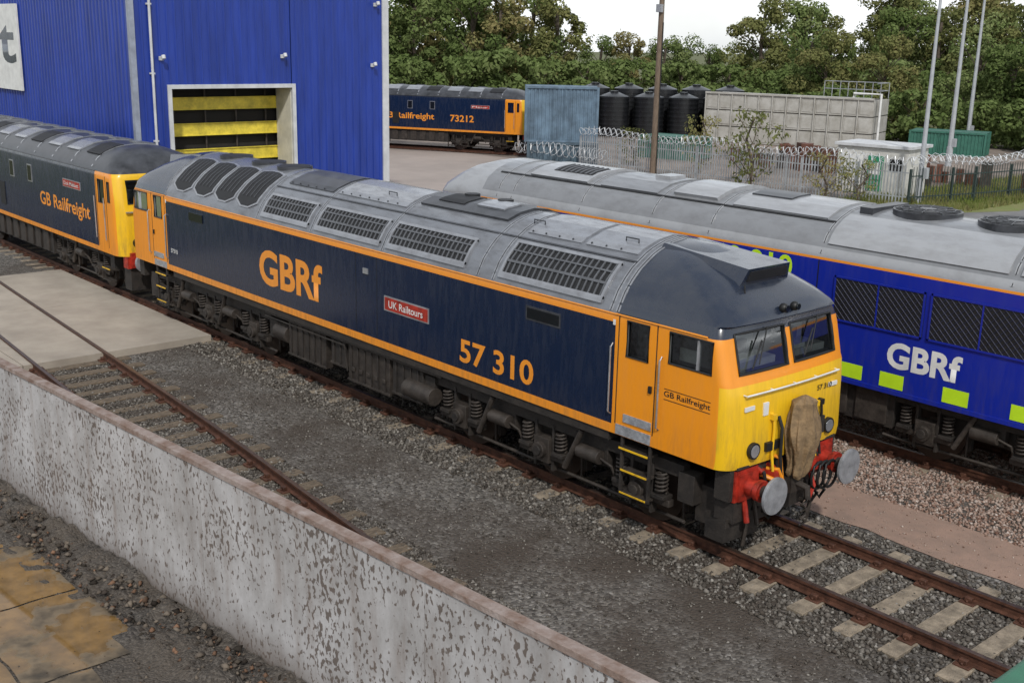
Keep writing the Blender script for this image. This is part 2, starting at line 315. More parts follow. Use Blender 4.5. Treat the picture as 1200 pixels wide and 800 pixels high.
# ------------------------------------------------------------------ 57 310 (main locomotive)
prof57=[(1.36,1.34),(1.36,1.475),(1.36,2.2),(1.36,2.965),(1.355,3.075),(1.30,3.22),(1.15,3.46),(.92,3.68),(.62,3.87),(.3,3.98),(0,4.02)]
FR57=[(1.34,.12,.24),(1.475,.14,.24),(2.2,.10,.2),(2.46,.06,.16),(2.52,.03,.15),(2.965,-.08,.14),(3.075,-.11,.15),(3.2,-.14,.18),(3.235,-.08,.22),(3.3,-.1,.26),(3.46,-.26,.4),(3.68,-.6,.5),(3.87,-1.05,.45),(3.98,-1.45,.2),(4.02,-1.75,.02)]
def make_main():
    E=empty("diesel_locomotive"); XJ=-1.93; L=18.3; XR=-L-XJ  # joints
    def mf(z): return ORLINE if z<1.475 else NAVY if z<2.965 else ORLINE if z<3.075 else ROOF
    shell(E,prof57,XR,XJ,mf,"body_side")
    mats=[ORANGE,YELLOW,NAVYROOF,UND,INTER]
    def cf(c,n):
        if c.z>3.09: return NAVYROOF
        if c.x>-.12 and n.x>.35 and c.z<2.47: return YELLOW
        if c.z<2.4 and c.x>-.05: return YELLOW
        return ORANGE
    cab=Cab(prof57,FR57,XJ,.06)
    cuts=[]
    wins=[(-1.08,-.07),(.07,1.08)]
    for a,c in wins:
        zb,zt=2.60,3.12
        cuts.append([(-.55,a,zb),(.3,a,zb),(.3,c,zb),(-.55,c,zb),(-.55,a,zt),(.3,a,zt),(.3,c,zt),(-.55,c,zt)])
    sw=[(-.93,-.20,2.60,3.03),(-1.70,-1.30,2.52,3.03)]
    for x0,x1,z0,z1 in sw:
        for sg in (-1,1):
            y0,y1=sorted((sg*1.15,sg*1.6)); cuts.append([(x0,y0,z0),(x1,y0,z0),(x1,y1,z0),(x0,y1,z0),(x0,y0,z1),(x1,y0,z1),(x1,y1,z1),(x0,y1,z1)])
    front=cab.build("front_cab",E,cf,mats,cuts)
    b=MB()
    for a,c in wins:
        zb,zt=2.60,3.12
        P=[(cab.fx(a,zb)-.02,a,zb),(cab.fx(c,zb)-.02,c,zb),(cab.fx(c,zt)-.02,c,zt),(cab.fx(a,zt)-.02,a,zt)]; b.quad(P,GLASS)
        out=[]
        for t in np.linspace(0,1,6): y=a+(c-a)*t; out.append((cab.fx(y,zb)+.004,y,zb))
        for t in (.33,.66): z=zb+(zt-zb)*t; out.append((cab.fx(c,z)+.004,c,z))
        for t in np.linspace(1,0,6): y=a+(c-a)*t; out.append((cab.fx(y,zt)+.004,y,zt))
        for t in (.66,.33): z=zb+(zt-zb)*t; out.append((cab.fx(a,z)+.004,a,z))
        b.tube(out,.018,BLACK,6,True)
        m=(a+c)/2; b.tube([(cab.fx(m,zt)+.03,m+.12,zt+.03),(cab.fx(m,zb)+.05,m-.2,zb+.12)],.010,BLACK); b.tube([(cab.fx(m,2.7)+.035,m-.28,2.66),(cab.fx(m,2.9)+.03,m-.05,3.0)],.014,BLACK)
        b.box(-.52,-.1,a+.06,c-.06,2.601,2.70,BEIGE); b.box(-.42,-.34,a+.3,c-.4,2.70,2.92,INTER); b.box(-.54,-.5,a+.05,c-.05,2.62,3.05,BEIGE); b.box(-.3,-.12,a+.2,a+.5,2.70,2.76,WHITE)
    for x0,x1,z0,z1 in sw:
        for sg in (-1,1):
            y=sg*1.335; b.quad([(x0,y,z0),(x1,y,z0),(x1,y,z1),(x0,y,z1)],GLASS)
            y=sg*1.362; b.tube([(x0,y,z0),(x1,y,z0),(x1,y,z1),(x0,y,z1)],.017,BLACK,6,True)
    for sg in (-1,1):
        b.box(-.46,-.43,sg*1.33,sg*1.365,2.60,3.03,SILVER)
        b.box(-.9,-.6,sg*1.16,sg*1.18,2.62,2.8,BEIGE)
        for x in (-1.86,-1.15): b.box(x-.008,x+.008,sg*1.357,sg*1.364,1.5,3.1,BLACK)
        b.box(-1.86,-1.15,sg*1.357,sg*1.364,3.09,3.105,BLACK)
        for x in (-1.955,-1.04):
            b.tube([(x,sg*1.37,1.62),(x,sg*1.42,1.66),(x,sg*1.42,2.62),(x,sg*1.37,2.66)],.014,SILVER,6)
        b.box(-1.84,-1.18,sg*1.36,sg*1.372,1.35,1.50,PLATE); b.box(-1.7,-1.18,sg*1.36,sg*1.376,1.56,1.68,PLATE)
        b.box(-1.25,-1.2,sg*1.36,sg*1.39,2.1,2.2,BLACK)
        b.box(-1.75,-1.2,sg*1.15,sg*1.37,1.14,1.17,UND2); b.box(-1.7,-1.2,sg*1.2,sg*1.37,.82,.85,UND2); b.box(-1.7,-1.2,sg*1.372,sg*1.38,.83,.86,YELLOW)
        b.box(-1.7,-1.2,sg*1.2,sg*1.37,.48,.51,UND2); b.box(-1.7,-1.2,sg*1.372,sg*1.38,.49,.515,YELLOW); b.box(-1.75,-1.2,sg*1.372,sg*1.38,1.15,1.18,YELLOW)
        for x in (-1.73,-1.2): b.box(x-.02,x+.02,sg*1.3,sg*1.34,.46,1.34,UND)
        b.tube([(-1.93,sg*1.365,3.085),(-.3,sg*1.365,3.085)],.014,ORANGE,6)
        b.box(-1.98,-1.93,sg*1.362,sg*1.366,2.92,3.0,WHITE)
    pts=[(cab.fx(y,2.34)+.06,y,2.34) for y in np.linspace(-1.05,1.05,9)]; b.tube(pts,.014,WHITE,6)
    for y in (-1.04,-.5,0,.5,1.04): b.tube([(cab.fx(y,2.34)-.01,y,2.34),(cab.fx(y,2.34)+.06,y,2.34)],.012,WHITE,5)
    for y in (-.86,.86):
        x=cab.fx(y,1.56); b.cyl((x-.05,y,1.56),(x+.045,y,1.56),.115,BLACK,24); b.cyl((x+.045,y,1.56),(x+.05,y,1.56),.088,LENS,24)
    for y in (-.95,.95):
        x=cab.fx(y,2.0); b.box(x-.01,x+.012,y-.1,y+.1,2.12,2.18,WHITE)
    b.box(cab.fx(-.62,2.1)-.01,cab.fx(-.62,2.1)+.02,-.67,-.57,2.0,2.18,WHITE)
    b.box(.0,.155,-1.12,1.12,1.325,1.36,UND)
    for y,c in ((-.48,YELLOW),(.5,YELLOW),(.62,BLACK)):
        x=cab.fx(y,1.8)+.03; b.tube([(x-.06,y,2.0),(x,y,1.98),(x+.02,y,1.8),(x+.01,y,1.45),(x+.05,y,1.2)],.020,c,8)
        b.box(x-.06,x+.03,y-.04,y+.04,1.92,2.0,c)
    b.tube([(.2,-.37,1.95),(.27,-.37,1.8),(.27,-.36,1.4),(.3,-.34,1.1)],.025,BLACK,8)
    b.box(cab.fx(0,1.8)-.02,cab.fx(0,1.8)+.05,-.62,-.30,1.5,1.62,BLACK); b.box(cab.fx(0,1.8)-.02,cab.fx(0,1.8)+.05,.34,.70,1.5,1.75,UND)
    for y in (-.62,-.38,.42,.6):
        b.tube([(.12,y,1.28),(.22,y,1.2),(.26,y+.03,.9),(.18,y+.1,.6),(.2,y+.2,.48),(.26,y+.22,.62)],.026,BLACK,7); b.cyl((.1,y,1.25),(.2,y,1.2),.045,RED,10)
    for k in range(3):
        pts=[(.34+.03*k,.50+.1*k+.17*math.cos(t),.93+.2*math.sin(t)) for t in np.linspace(0,2*math.pi,15)[:-1]]; b.tube(pts,.022,BLACK,6,True)
    b.box(-.15,.10,-1.2,1.2,.88,1.325,UND); b.box(.08,.13,-1.12,-.6,.86,1.3,RED); b.box(.08,.13,.6,1.12,.86,1.3,RED)
    b.tube([(.13,-.58,1.15),(.3,-.5,1.1),(.33,-.42,.8),(.28,-.4,.62)],.035,ORANGE,8); b.tube([(.13,-.45,1.2),(.28,-.4,1.22),(.33,-.3,1.0),(.3,-.25,.75)],.03,ORANGE,8)
    b.tube([(.13,-.35,1.38),(.26,-.34,1.36),(.3,-.33,1.1),(.24,-.3,.8)],.03,ORANGE,8)
    b.box(.1,.3,-.5,-.36,1.05,1.2,RED); b.box(.1,.32,.36,.52,1.02,1.2,RED); b.tube([(.2,.45,1.05),(.33,.42,.8),(.3,.36,.6)],.035,RED,8)
    b.box(.05,.34,-.14,.14,.82,1.1,UND2); b.tube([(.3,0,.95),(.5,0,.92),(.52,0,.78),(.42,0,.72)],.05,UND2,8)
    for k in range(4): b.tube([(.46+.01*k,.05*(-1)**k,.78-.1*k),(.48,.05,.70-.1*k),(.46,-.05,.66-.1*k)],.022,UND2,6)
    b.cyl((-.0,-.95,.95),(-.25,-.95,.45),.05,RED,10)
    b.box(-.2,.12,-1.1,-.72,.55,.9,UND); b.tube([(.12,-.9,.9),(.2,-.9,.55)],.04,RED,8); b.tube([(.12,-.7,.9),(.2,-.66,.45)],.03,UND2,8)
    b.hexa([(-.3,-1.15,.25),(.02,-1.15,.25),(.02,-.4,.22),(-.3,-.4,.22),(-.3,-1.15,.5),(.05,-1.15,.6),(.05,-.4,.6),(-.3,-.4,.5)],UND)
    b.box(-.6,-.05,-1.0,1.0,.35,.9,UND)
    for y in (-.75,.75): b.tube([(-.05,y,.7),(.1,y,.5),(.05,y,.12)],.03,UND2,6)
    buffers(b,.10,1)
    # roof cowl + horns
    rf=Roof(prof57)
    b.hexa([(-1.95,-.62,3.8),(-.50,-.56,3.55),(-.50,.56,3.55),(-1.95,.62,3.8),(-1.95,-.40,3.99),(-.40,-.46,3.86),(-.40,.46,3.86),(-1.95,.40,3.99)],NAVYROOF)
    b.hexa([(-.47,-.43,3.68),(-.43,-.43,3.68),(-.43,.43,3.68),(-.47,.43,3.68),(-.42,-.40,3.82),(-.395,-.40,3.82),(-.395,.40,3.82),(-.42,.40,3.82)],MESHD)
    b.sphere((-.04,-.12,3.36),.065,BLACK); b.sphere((-.02,.10,3.36),.065,BLACK); b.cyl((.015,-.12,3.36),(.03,-.12,3.36),.045,DGLASS,14); b.cyl((.03,.1,3.36),(.05,.1,3.36),.045,DGLASS,14)
    b.tube([(-.35,-.55,3.40),(-.38,-.56,3.66)],.012,BLACK)
    fit=b.obj("cab_fittings",E,bevel=.004)
    for o,nm in ((front,"rear_cab"),(fit,"rear_cab_fittings")):
        r=link(bpy.data.objects.new(nm,o.data),E); r.location=(-L,0,0); r.rotation_euler=(0,0,math.pi)
        if nm!="rear_cab": 
            mm=r.modifiers.new("bevel",'BEVEL'); mm.width=.004; mm.limit_method='ANGLE'
    # roof detail
    b=MB()
    for i in range(4):
        x=-16.15+i*.99
        for sg in (-1,1):
            y0,y1=sorted((sg*1.28,sg*.45)); rf.patch(b,x,x+.93,y0,y1,.025,ROOF2,rounded=.22,n=12); y0,y1=sorted((sg*1.26,sg*.50)); rf.patch(b,x+.06,x+.87,y0,y1,.035,MESHD,rounded=.22,n=12)
            for k in range(1,5): y0,y1=sorted((sg*1.15,sg*.58)); rf.patch(b,x+.06+k*.162-.01,x+.06+k*.162+.01,y0,y1,.045,ROOFD,n=5)
    for x0,x1 in ((-11.9,-10.2),(-9.85,-7.8),(-7.5,-5.4),(-4.45,-2.3)):
        for sg in (-1,1):
            y0,y1=sorted((sg*1.30,sg*(.92 if x0>-5 else 1.02))); rf.louvre(b,x0,x1,y0,y1)
    for x in (-16.37,-12.1,-10.02,-7.65,-5.0,-4.62,-2.05,-1.92):
        rf.patch(b,x-.035,x+.035,-1.34,1.34,.012,ROOF2,n=20); rf.patch(b,x-.006,x+.006,-1.34,1.34,.016,BLACK,n=20)
    for x0,x1,m in ((-11.8,-10.15,ROOFD),(-9.95,-7.75,ROOF2),(-4.5,-3.3,ROOF2),(-3.2,-2.15,ROOF2)):
        rf.patch(b,x0,x1,-.72,.72,.022,m,n=14)
        for k in range(int((x1-x0)/.3)): 
            for s_ in (-.69,.69): b.sphere((x0+.1+k*.3,*rf.pt(s_,.03)),.018,ROOFD,6)
    for y in (-.84,.84): rf.patch(b,-12.1,-2.05,y-.012,y+.012,.02,ROOFD,n=2)
    rf.patch(b,-7.5,-5.15,-.58,.58,.045,ROOFD,n=12); rf.patch(b,-7.2,-6.5,-.4,.1,.06,MESHD); rf.patch(b,-6.2,-5.5,-.35,.35,.07,ROOF2)
    for x in (-6.9,-6.0): b.cyl((x,.1,4.0),(x,.1,4.10),.14,MESHD,16)
    for x in (-15.4,-13.9,-12.8): b.cyl((x,0,3.95),(x,0,4.04),.38,ROOFD,28); b.cyl((x,0,4.04),(x,0,4.045),.33,MESHD,28)
    for x in (-4.6,-8.6,-2.6): b.tube([(x,-.5,3.92),(x,-.5,3.99),(x+.25,-.5,3.99),(x+.25,-.5,3.92)],.012,ROOFD)
    b.obj("roof_equipment",E)
    # side details
    b=MB()
    for sg in (-1,1):
        y=sg*1.36
        b.box(-3.80,-3.04,y,y+sg*.010,2.64,2.86,ROOFD); b.box(-3.77,-3.07,y,y+sg*.016,2.67,2.83,DGLASS)
        b.box(-15.15,-14.5,y,y+sg*.018,2.68,2.86,DGLASS)
        for x in (-8.45,-7.78): b.box(x-.006,x+.006,y,y+sg*.003,1.5,2.94,BLACK)
        b.box(-8.45,-7.78,y,y+sg*.003,2.93,2.942,BLACK)
        b.box(-8.2,-8.05,y,y+sg*.02,2.62,2.72,SILVER)
        b.box(-7.55,-6.24,y,y+sg*.010,2.06,2.33,SILVER); b.box(-7.52,-6.27,y,y+sg*.016,2.085,2.305,RED)
        b.tube([(-16.3,y,3.08),(-1.93,y,3.08)],.013,ORLINE)
        b.box(-16.2,-2.0,sg*1.1,sg*1.33,1.2,1.338,UND)
    b.obj("side_fittings",E)
    text("UK Railtours","nameplate_text",E,(-7.40,-1.379,2.13),(1,0,0),(0,0,1),1.0,.13,WHITE,.006)
    text("GBRf","operator_lettering",E,(-12.02,-1.3635,1.78),(1,0,0),(0,0,1),2.42,.74,ORLINE,.03)
    text("57 310","number_lettering",E,(-5.40,-1.3635,1.60),(1,0,0),(0,0,1),1.80,.40,ORLINE,.022)
    text("GB Railfreight","cab_lettering",E,(-.98,-1.3635,2.10),(1,0,0),(0,0,1),.80,.105,BLACK,.012)
    text("57 310","front_number",E,(cab.fx(.5,2.15)+.008,.55,2.12),(0,1,0),(0,0,1),.35,.08,BLACK,.012)
    text("57310","rear_number",E,(-16.2,-1.3635,1.78),(1,0,0),(0,0,1),.35,.1,WHITE,.01)
    bb=MB(); bb.box(-.98,-.18,-1.3635,-1.362,2.075,2.085,BLACK); bb.box(-.98,-.18,-1.3635,-1.362,2.225,2.235,BLACK); bb.obj("cab_lettering_rules",E)
    # canvas bag over coupler: draped and folded
    NA,NZ=60,44; V=[];F=[]
    for j in range(NZ):
        t=j/(NZ-1); z=1.05+1.13*t; w=.20+.05*math.sin(math.pi*min(1,t*1.05))**.7+.03*t-.03*math.sin(t*9)
        if t>.93: w*=max(.2,1-(t-.93)*11)
        if t<.06: w*=.75+t*4
        for i in range(NA):
            a=2*math.pi*i/NA; fold=1+.12*math.sin(a*5+t*3)+.08*math.sin(a*9-t*5)+.05*math.sin(a*14+t*4)+.12*noise.noise(Vector((math.cos(a)*1.5,math.sin(a)*1.5,t*3)))+.06*noise.noise(Vector((math.cos(a)*4,math.sin(a)*4,t*9)))
            V.append((.33+w*.62*fold*math.cos(a)+.03*math.sin(t*5),.03+w*1.0*fold*math.sin(a)+.05*(t-.5),z+.03*math.sin(a*3)*(1-t)))
    for j in range(NZ-1):
        for i in range(NA): F.append([j*NA+i,j*NA+(i+1)%NA,(j+1)*NA+(i+1)%NA,(j+1)*NA+i])
    F+= [list(range(NA))[::-1],[(NZ-1)*NA+i for i in range(NA)]]
    b=MB(); b.add(V,F,CANVAS)
    o=b.obj("canvas_cover",E); o.data.shade_smooth()
    b=MB(); bogie(b,-3.55,(-2.05,0,2.05)); bogie(b,-14.75,(-2.05,0,2.05))
    b.obj("bogies",E,bevel=.006)
    b=MB(); b.box(-11.9,-6.4,-.8,.8,.6,1.2,UND)
    for x0,x1,z0,m in ((-11.15,-9.75,.42,UND2),(-9.55,-9.05,.6,UND),(-8.95,-7.6,.40,UND2),(-7.5,-6.6,.5,UND)):
        for sg in (-1,1):
            b.box(x0,x1,sg*.7,sg*1.22,z0,1.2,m)
            for k in range(int((x1-x0)/.22)): b.box(x0+.1+k*.22,x0+.13+k*.22,sg*1.22,sg*1.245,z0+.05,1.1,UND)
            b.box(x0-.02,x1+.02,sg*1.215,sg*1.24,z0,z0+.05,UND2)
    for sg in (-1,1):
        b.cyl((-7.0,sg*1.25,.75),(-6.2,sg*1.25,.75),.16,UND2,16); b.cyl((-11.7,sg*1.1,.8),(-11.2,sg*1.1,.8),.2,UND2,16)
        b.tube([(-12,sg*1.26,1.15),(-6,sg*1.26,1.15)],.025,UND2); b.tube([(-12,sg*1.28,1.08),(-9,sg*1.28,1.08),(-8.9,sg*1.28,.6)],.018,UND)
        for k in range(5): b.box(-8.8+k*.25,-8.7+k*.25,sg*1.245,sg*1.26,.62,.7,UND2)
    b.obj("underframe_boxes",E,bevel=.008)
    return E
make_main()

# ------------------------------------------------------------------ class 73 style electro-diesel
prof73=[(1.31,1.15),(1.31,1.27),(1.31,2.2),(1.31,3.12),(1.29,3.24),(1.20,3.42),(.98,3.62),(.6,3.78),(.3,3.83),(0,3.85)]
FR73=[(1.15,0,.35),(1.27,.02,.35),(2.2,.0,.35),(2.35,-.02,.3),(3.12,-.14,.25),(3.24,-.16,.3),(3.42,-.28,.4),(3.62,-.5,.5),(3.78,-.9,.4),(3.83,-1.1,.2),(3.85,-1.25,.02)]
def make_73(loc,num,rz=0,name="electro_diesel_locomotive"):
    E=empty(name,loc,rz); XJ=-1.33; L=15.6
    def mf(z): return ORLINE if z<1.27 else NAVY if z<3.24 else ROOFD
    shell(E,prof73,-L-XJ,XJ,mf,"body_side")
    mats=[ORANGE,YELLOW,ROOFD,UND,INTER]
    def cf(c,n):
        if c.z>3.26: return ROOFD
        if n.x>.4 and c.x>-.4: return YELLOW
        return ORANGE
    cab=Cab(prof73,FR73,XJ,.05); cuts=[]; wins=[(-1.0,-.42),(-.3,.3),(.42,1.0)]
    for a,c in wins: cuts.append([(-.5,a,2.5),(.3,a,2.5),(.3,c,2.5),(-.5,c,2.5),(-.5,a,3.08),(.3,a,3.08),(.3,c,3.08),(-.5,c,3.08)])
    sw=[(-.55,-.42,2.5,3.03),(-1.15,-.78,2.45,3.05)]
    for x0,x1,z0,z1 in sw:
        for sg in (-1,1):
            y0,y1=sorted((sg*1.1,sg*1.6)); cuts.append([(x0,y0,z0),(x1,y0,z0),(x1,y1,z0),(x0,y1,z0),(x0,y0,z1),(x1,y0,z1),(x1,y1,z1),(x0,y1,z1)])
    fr=cab.build("front_cab",E,cf,mats,cuts); b=MB()
    for a,c in wins:
        zb,zt=2.5,3.08; P=[(cab.fx(a,zb)-.02,a,zb),(cab.fx(c,zb)-.02,c,zb),(cab.fx(c,zt)-.02,c,zt),(cab.fx(a,zt)-.02,a,zt)]; b.quad(P,GLASS)
        b.tube([(p[0]+.025,p[1],p[2]) for p in P],.02,BLACK,6,True)
    for x0,x1,z0,z1 in sw:
        for sg in (-1,1):
            y=sg*1.285; b.quad([(x0,y,z0),(x1,y,z0),(x1,y,z1),(x0,y,z1)],GLASS); y=sg*1.312; b.tube([(x0,y,z0),(x1,y,z0),(x1,y,z1),(x0,y,z1)],.015,BLACK,6,True)
    for sg in (-1,1):
        for x in (-1.28,-.66): b.box(x-.008,x+.008,sg*1.307,sg*1.314,1.3,3.15,BLACK); b.tube([(x-.06,sg*1.35,1.5),(x-.06,sg*1.36,2.6)],.016,SILVER)
        b.box(-1.2,-.7,sg*1.15,sg*1.32,.7,.73,UND2); b.box(-1.2,-.7,sg*1.322,sg*1.33,.71,.74,YELLOW); b.box(-1.2,-.7,sg*1.15,sg*1.32,.4,.43,UND2)
    for y in (-.85,.85): x=cab.fx(y,1.5); b.cyl((x-.03,y,1.5),(x+.05,y,1.5),.12,BLACK,18); b.cyl((x+.05,y,1.5),(x+.055,y,1.5),.085,LENS,18)
    b.box(-.0,.1,-.28,.28,1.9,2.25,BLACK); b.box(.02,.09,-1.1,1.1,2.28,2.31,SILVER)
    for y in (-.6,-.35,.35,.6): b.tube([(.1,y,1.9),(.16,y,1.6),(.14,y,1.2),(.25,y+.05,.8),(.2,y+.1,.5)],.03,YELLOW if abs(y)>.5 else BLACK,7)
    b.box(-.2,.08,-1.15,1.15,.85,1.15,RED); buffers(b,.05,1); b.box(-.4,.0,-1.05,1.05,.25,.85,UND)
    ft=b.obj("cab_fittings",E)
    for o,nm in ((fr,"rear_cab"),(ft,"rear_cab_fittings")):
        r=link(bpy.data.objects.new(nm,o.data),E); r.location=(-L,0,0); r.rotation_euler=(0,0,math.pi)
    rf=Roof(prof73); b=MB()
    for k in range(9): x=-1.6-k*1.42; rf.patch(b,x-.9,x,-1.0,-.35,.03,ROOF2 if k%3 else MESHD); rf.patch(b,x-.03,x+.03,-1.25,1.25,.015,ROOF2,n=14); rf.patch(b,x-.7,x-.2,.1,.6,.05,ROOF)
    for sg in (-1,1):
        y=sg*1.31
        b.box(-9.9,-9.2,y,y+sg*.02,1.9,3.05,MESHD)
        for k in range(12): b.box(-9.9,-9.2,y,y+sg*.035,1.95+k*.09,1.975+k*.09,ROOFD)
        b.box(-9.0,-8.55,y,y+sg*.02,1.5,2.2,MESHD); b.box(-7.95,-7.6,y,y+sg*.015,2.45,2.95,SILVER); b.box(-7.92,-7.63,y,y+sg*.02,2.48,2.92,DGLASS)
        b.box(-6.4,-6.05,y,y+sg*.015,2.45,2.95,SILVER); b.box(-6.37,-6.08,y,y+sg*.02,2.48,2.92,DGLASS)
        b.box(-3.6,-2.35,y,y+sg*.015,2.6,2.82,SILVER); b.box(-3.57,-2.38,y,y+sg*.02,2.62,2.80,RED)
        b.tube([(-14.2,y,3.25),(-1.3,y,3.25)],.015,ROOFD)
    b.obj("fittings",E)
    text("Dick Mabbutt" if num=="" else "Fleur","nameplate_text",E,(-3.5,-1.333,2.66),(1,0,0),(0,0,1),1.05,.1,WHITE,.004)
    text("GB Railfreight","operator_lettering",E,(-5.5,-1.3145,1.78) if not num else (-9.8,-1.3145,1.7),(1,0,0),(0,0,1),3.7,.5,ORLINE,.018)
    if num: text(num,"number_lettering",E,(-5.0,-1.3145,1.75),(1,0,0),(0,0,1),1.6,.42,ORLINE,.02)
    b=MB(); bogie(b,-3.2,(-1.3,1.3),.5,1.0); bogie(b,-12.4,(-1.3,1.3),.5,1.0); b.box(-10.5,-5.2,-1.15,1.15,.45,1.15,UND)
    for k in range(8): b.box(-10.4+k*.65,-10.0+k*.65,-1.2,-1.15,.5,1.05,UND2)
    b.obj("bogies",E,bevel=.006); return E
make_73((-19.35,0,0),"")
make_73((-44.1,35.4,0),"73212",math.radians(28))

# ------------------------------------------------------------------ right hand blue locomotive
BLUEG=PM("grille_blue",(.022,.025,.06),.5)
def make_right():
    prof=[(1.40,1.12),(1.40,1.2),(1.40,2.2),(1.40,3.17),(1.40,3.215),(1.36,3.38),(1.18,3.65),(.90,3.83),(.55,3.95),(.25,3.99),(0,4.0)]
    FR=[(1.12,0,.3),(2.3,0,.3),(2.4,-.03,.25),(3.17,-.3,.25),(3.215,-.32,.25),(3.38,-.4,.3),(3.65,-.7,.4),(3.83,-1.0,.3),(3.95,-1.4,.2),(4.0,-1.6,.02)]
    E=empty("blue_diesel_locomotive",(6.0,5.65,0)); L=19.55; XJ=-1.9
    def mf(z): return BLUE if z<3.17 else ORLINE if z<3.215 else GREYL if z<3.4 else GREYM
    shell(E,prof,-L-XJ,XJ,mf,"body_side"); mats=[BLUE,GREYL,GREYM,UND,INTER,ORLINE]
    def cf(c,n): return BLUE if c.z<3.17 else GREYL
    cab=Cab(prof,FR,XJ,.05); cuts=[]
    for a,c in ((-1.1,-.1),(.1,1.1)): cuts.append([(-.8,a,2.5),(.3,a,2.5),(.3,c,2.5),(-.8,c,2.5),(-.8,a,3.05),(.3,a,3.05),(.3,c,3.05),(-.8,c,3.05)])
    for sg in (-1,1):
        y0,y1=sorted((sg*1.15,sg*1.6)); x0,x1,z0,z1=-1.15,-.5,2.5,3.0; cuts.append([(x0,y0,z0),(x1,y0,z0),(x1,y1,z0),(x0,y1,z0),(x0,y0,z1),(x1,y0,z1),(x1,y1,z1),(x0,y1,z1)])
    fr=cab.build("front_cab",E,cf,mats,cuts); b=MB()
    for sg in (-1,1): b.quad([(-1.15,sg*1.37,2.5),(-.5,sg*1.37,2.5),(-.5,sg*1.37,3.0),(-1.15,sg*1.37,3.0)],GLASS); b.tube([(-1.15,sg*1.402,2.5),(-.5,sg*1.402,2.5),(-.5,sg*1.402,3.0),(-1.15,sg*1.402,3.0)],.02,BLACK,6,True)
    for a,c in ((-1.1,-.1),(.1,1.1)): b.quad([(cab.fx(a,2.5)-.02,a,2.5),(cab.fx(c,2.5)-.02,c,2.5),(cab.fx(c,3.05)-.02,c,3.05),(cab.fx(a,3.05)-.02,a,3.05)],GLASS)
    buffers(b,.05,1); b.box(-.3,.06,-1.2,1.2,.85,1.12,UND)
    ft=b.obj("cab_fittings",E)
    for o,nm in ((fr,"rear_cab"),(ft,"rear_cab_fittings")):
        r=link(bpy.data.objects.new(nm,o.data),E); r.location=(-L,0,0); r.rotation_euler=(0,0,math.pi)
    rf=Roof(prof); b=MB()
    for x in (-17.1,-16.6,-14.4,-12.4,-10.9,-8.4,-5.0,-2.0): rf.patch(b,x-.03,x+.03,-1.38,1.38,.014,GREYL,n=20); rf.patch(b,x-.006,x+.006,-1.38,1.38,.018,BLACK,n=20)
    rf.patch(b,-17.4,-8.4,-1.0,-.965,.02,BLACK,n=2); 
    rf.patch(b,-16.4,-14.6,-.95,.95,.05,GREYL,n=14); rf.patch(b,-15.9,-14.7,-.7,-.15,.06,MESHD)
    for k in range(8): rf.patch(b,-15.85+k*.15,-15.8+k*.15,-.7,-.15,.075,SLAT,n=3)
    rf.patch(b,-14.2,-12.6,-.95,.95,.03,GREYM,n=14); rf.patch(b,-12.2,-11.1,-.9,.9,.07,GREYL,n=14); rf.patch(b,-10.7,-8.6,-.94,.94,.03,GREYL,n=14)
    rf.patch(b,-10.6,-9.7,-.5,.1,.06,ROOFD); b.box(-13.3,-12.9,-.25,.25,3.95,4.08,GREYL)
    rf.patch(b,-8.3,-5.1,-1.32,-.72,.035,GREYL,n=6); rf.patch(b,-4.9,-2.1,-1.32,-.72,.035,GREYL,n=6)
    for x in (-7.25,-5.7,-3.9):
        b.cyl((x,0,3.8),(x,0,4.06),.58,ROOFD,36); b.cyl((x,0,4.06),(x,0,4.065),.53,MESHD,36); b.cyl((x,0,4.065),(x,0,4.09),.14,ROOFD,16)
        for k in range(10): t=k*math.pi/5; b.tube([(x+.15*math.cos(t),.15*math.sin(t),4.08),(x+.55*math.cos(t),.55*math.sin(t),4.08)],.010,SLAT,5)
        for rr in (.3,.45): b.tube([(x+rr*math.cos(t),rr*math.sin(t),4.085) for t in np.linspace(0,2*math.pi,25)[:-1]],.009,SLAT,5,True)
    b.box(-8.2,-7.95,-.6,.6,3.85,4.05,ROOFD)
    for x0,x1 in ((-8.05,-6.35),(-6.25,-4.5),(-4.4,-2.7)):
        b.box(x0,x1,-1.42,-1.40,2.20,2.92,MESHD)
        for a in (x0,x1-.03): b.box(a,a+.03,-1.435,-1.42,2.17,2.95,BLUE)
        for z in (2.17,2.92): b.box(x0,x1,-1.435,-1.42,z,z+.03,BLUE)
        b.box((x0+x1)/2-.012,(x0+x1)/2+.012,-1.432,-1.42,2.2,2.92,BLUE)
        d=.11; n=int((x1-x0)/d)
        for k in range(-7,n+1):
            for dr in (1,-1):
                xa=x0+k*d; za=2.2; xb=xa+.72; zb=2.92
                if xa<x0: za+=x0-xa; xa=x0
                if xb>x1: zb-=xb-x1; xb=x1
                if xb-xa<.03: continue
                if dr<0: za,zb=5.12-za,5.12-zb
                b.tube([(xa,-1.424,za),(xb,-1.424,zb)],.007,BLUEG,3)
    for x0 in (-13.5,-11.3,-9.3,-7.8,-7.02,-5.88,-4.75,-3.6): b.box(x0,x0+.44,-1.406,-1.401,1.22,1.47,LIME)
    b.box(-17.6,-1.9,-1.43,-1.40,1.12,1.19,BLUE)
    b.box(-8.42,-8.40,-1.404,-1.4,1.2,3.16,BLACK)
    b.obj("body_fittings",E)
    text("GBRf","operator_lettering",E,(-6.93,-1.404,1.57),(1,0,0),(0,0,1),1.32,.45,WHITE,.035)
    text("69 010","number_lettering",E,(-10.70,-1.404,2.74),(1,0,0),(0,0,1),1.75,.41,LIME,.02)
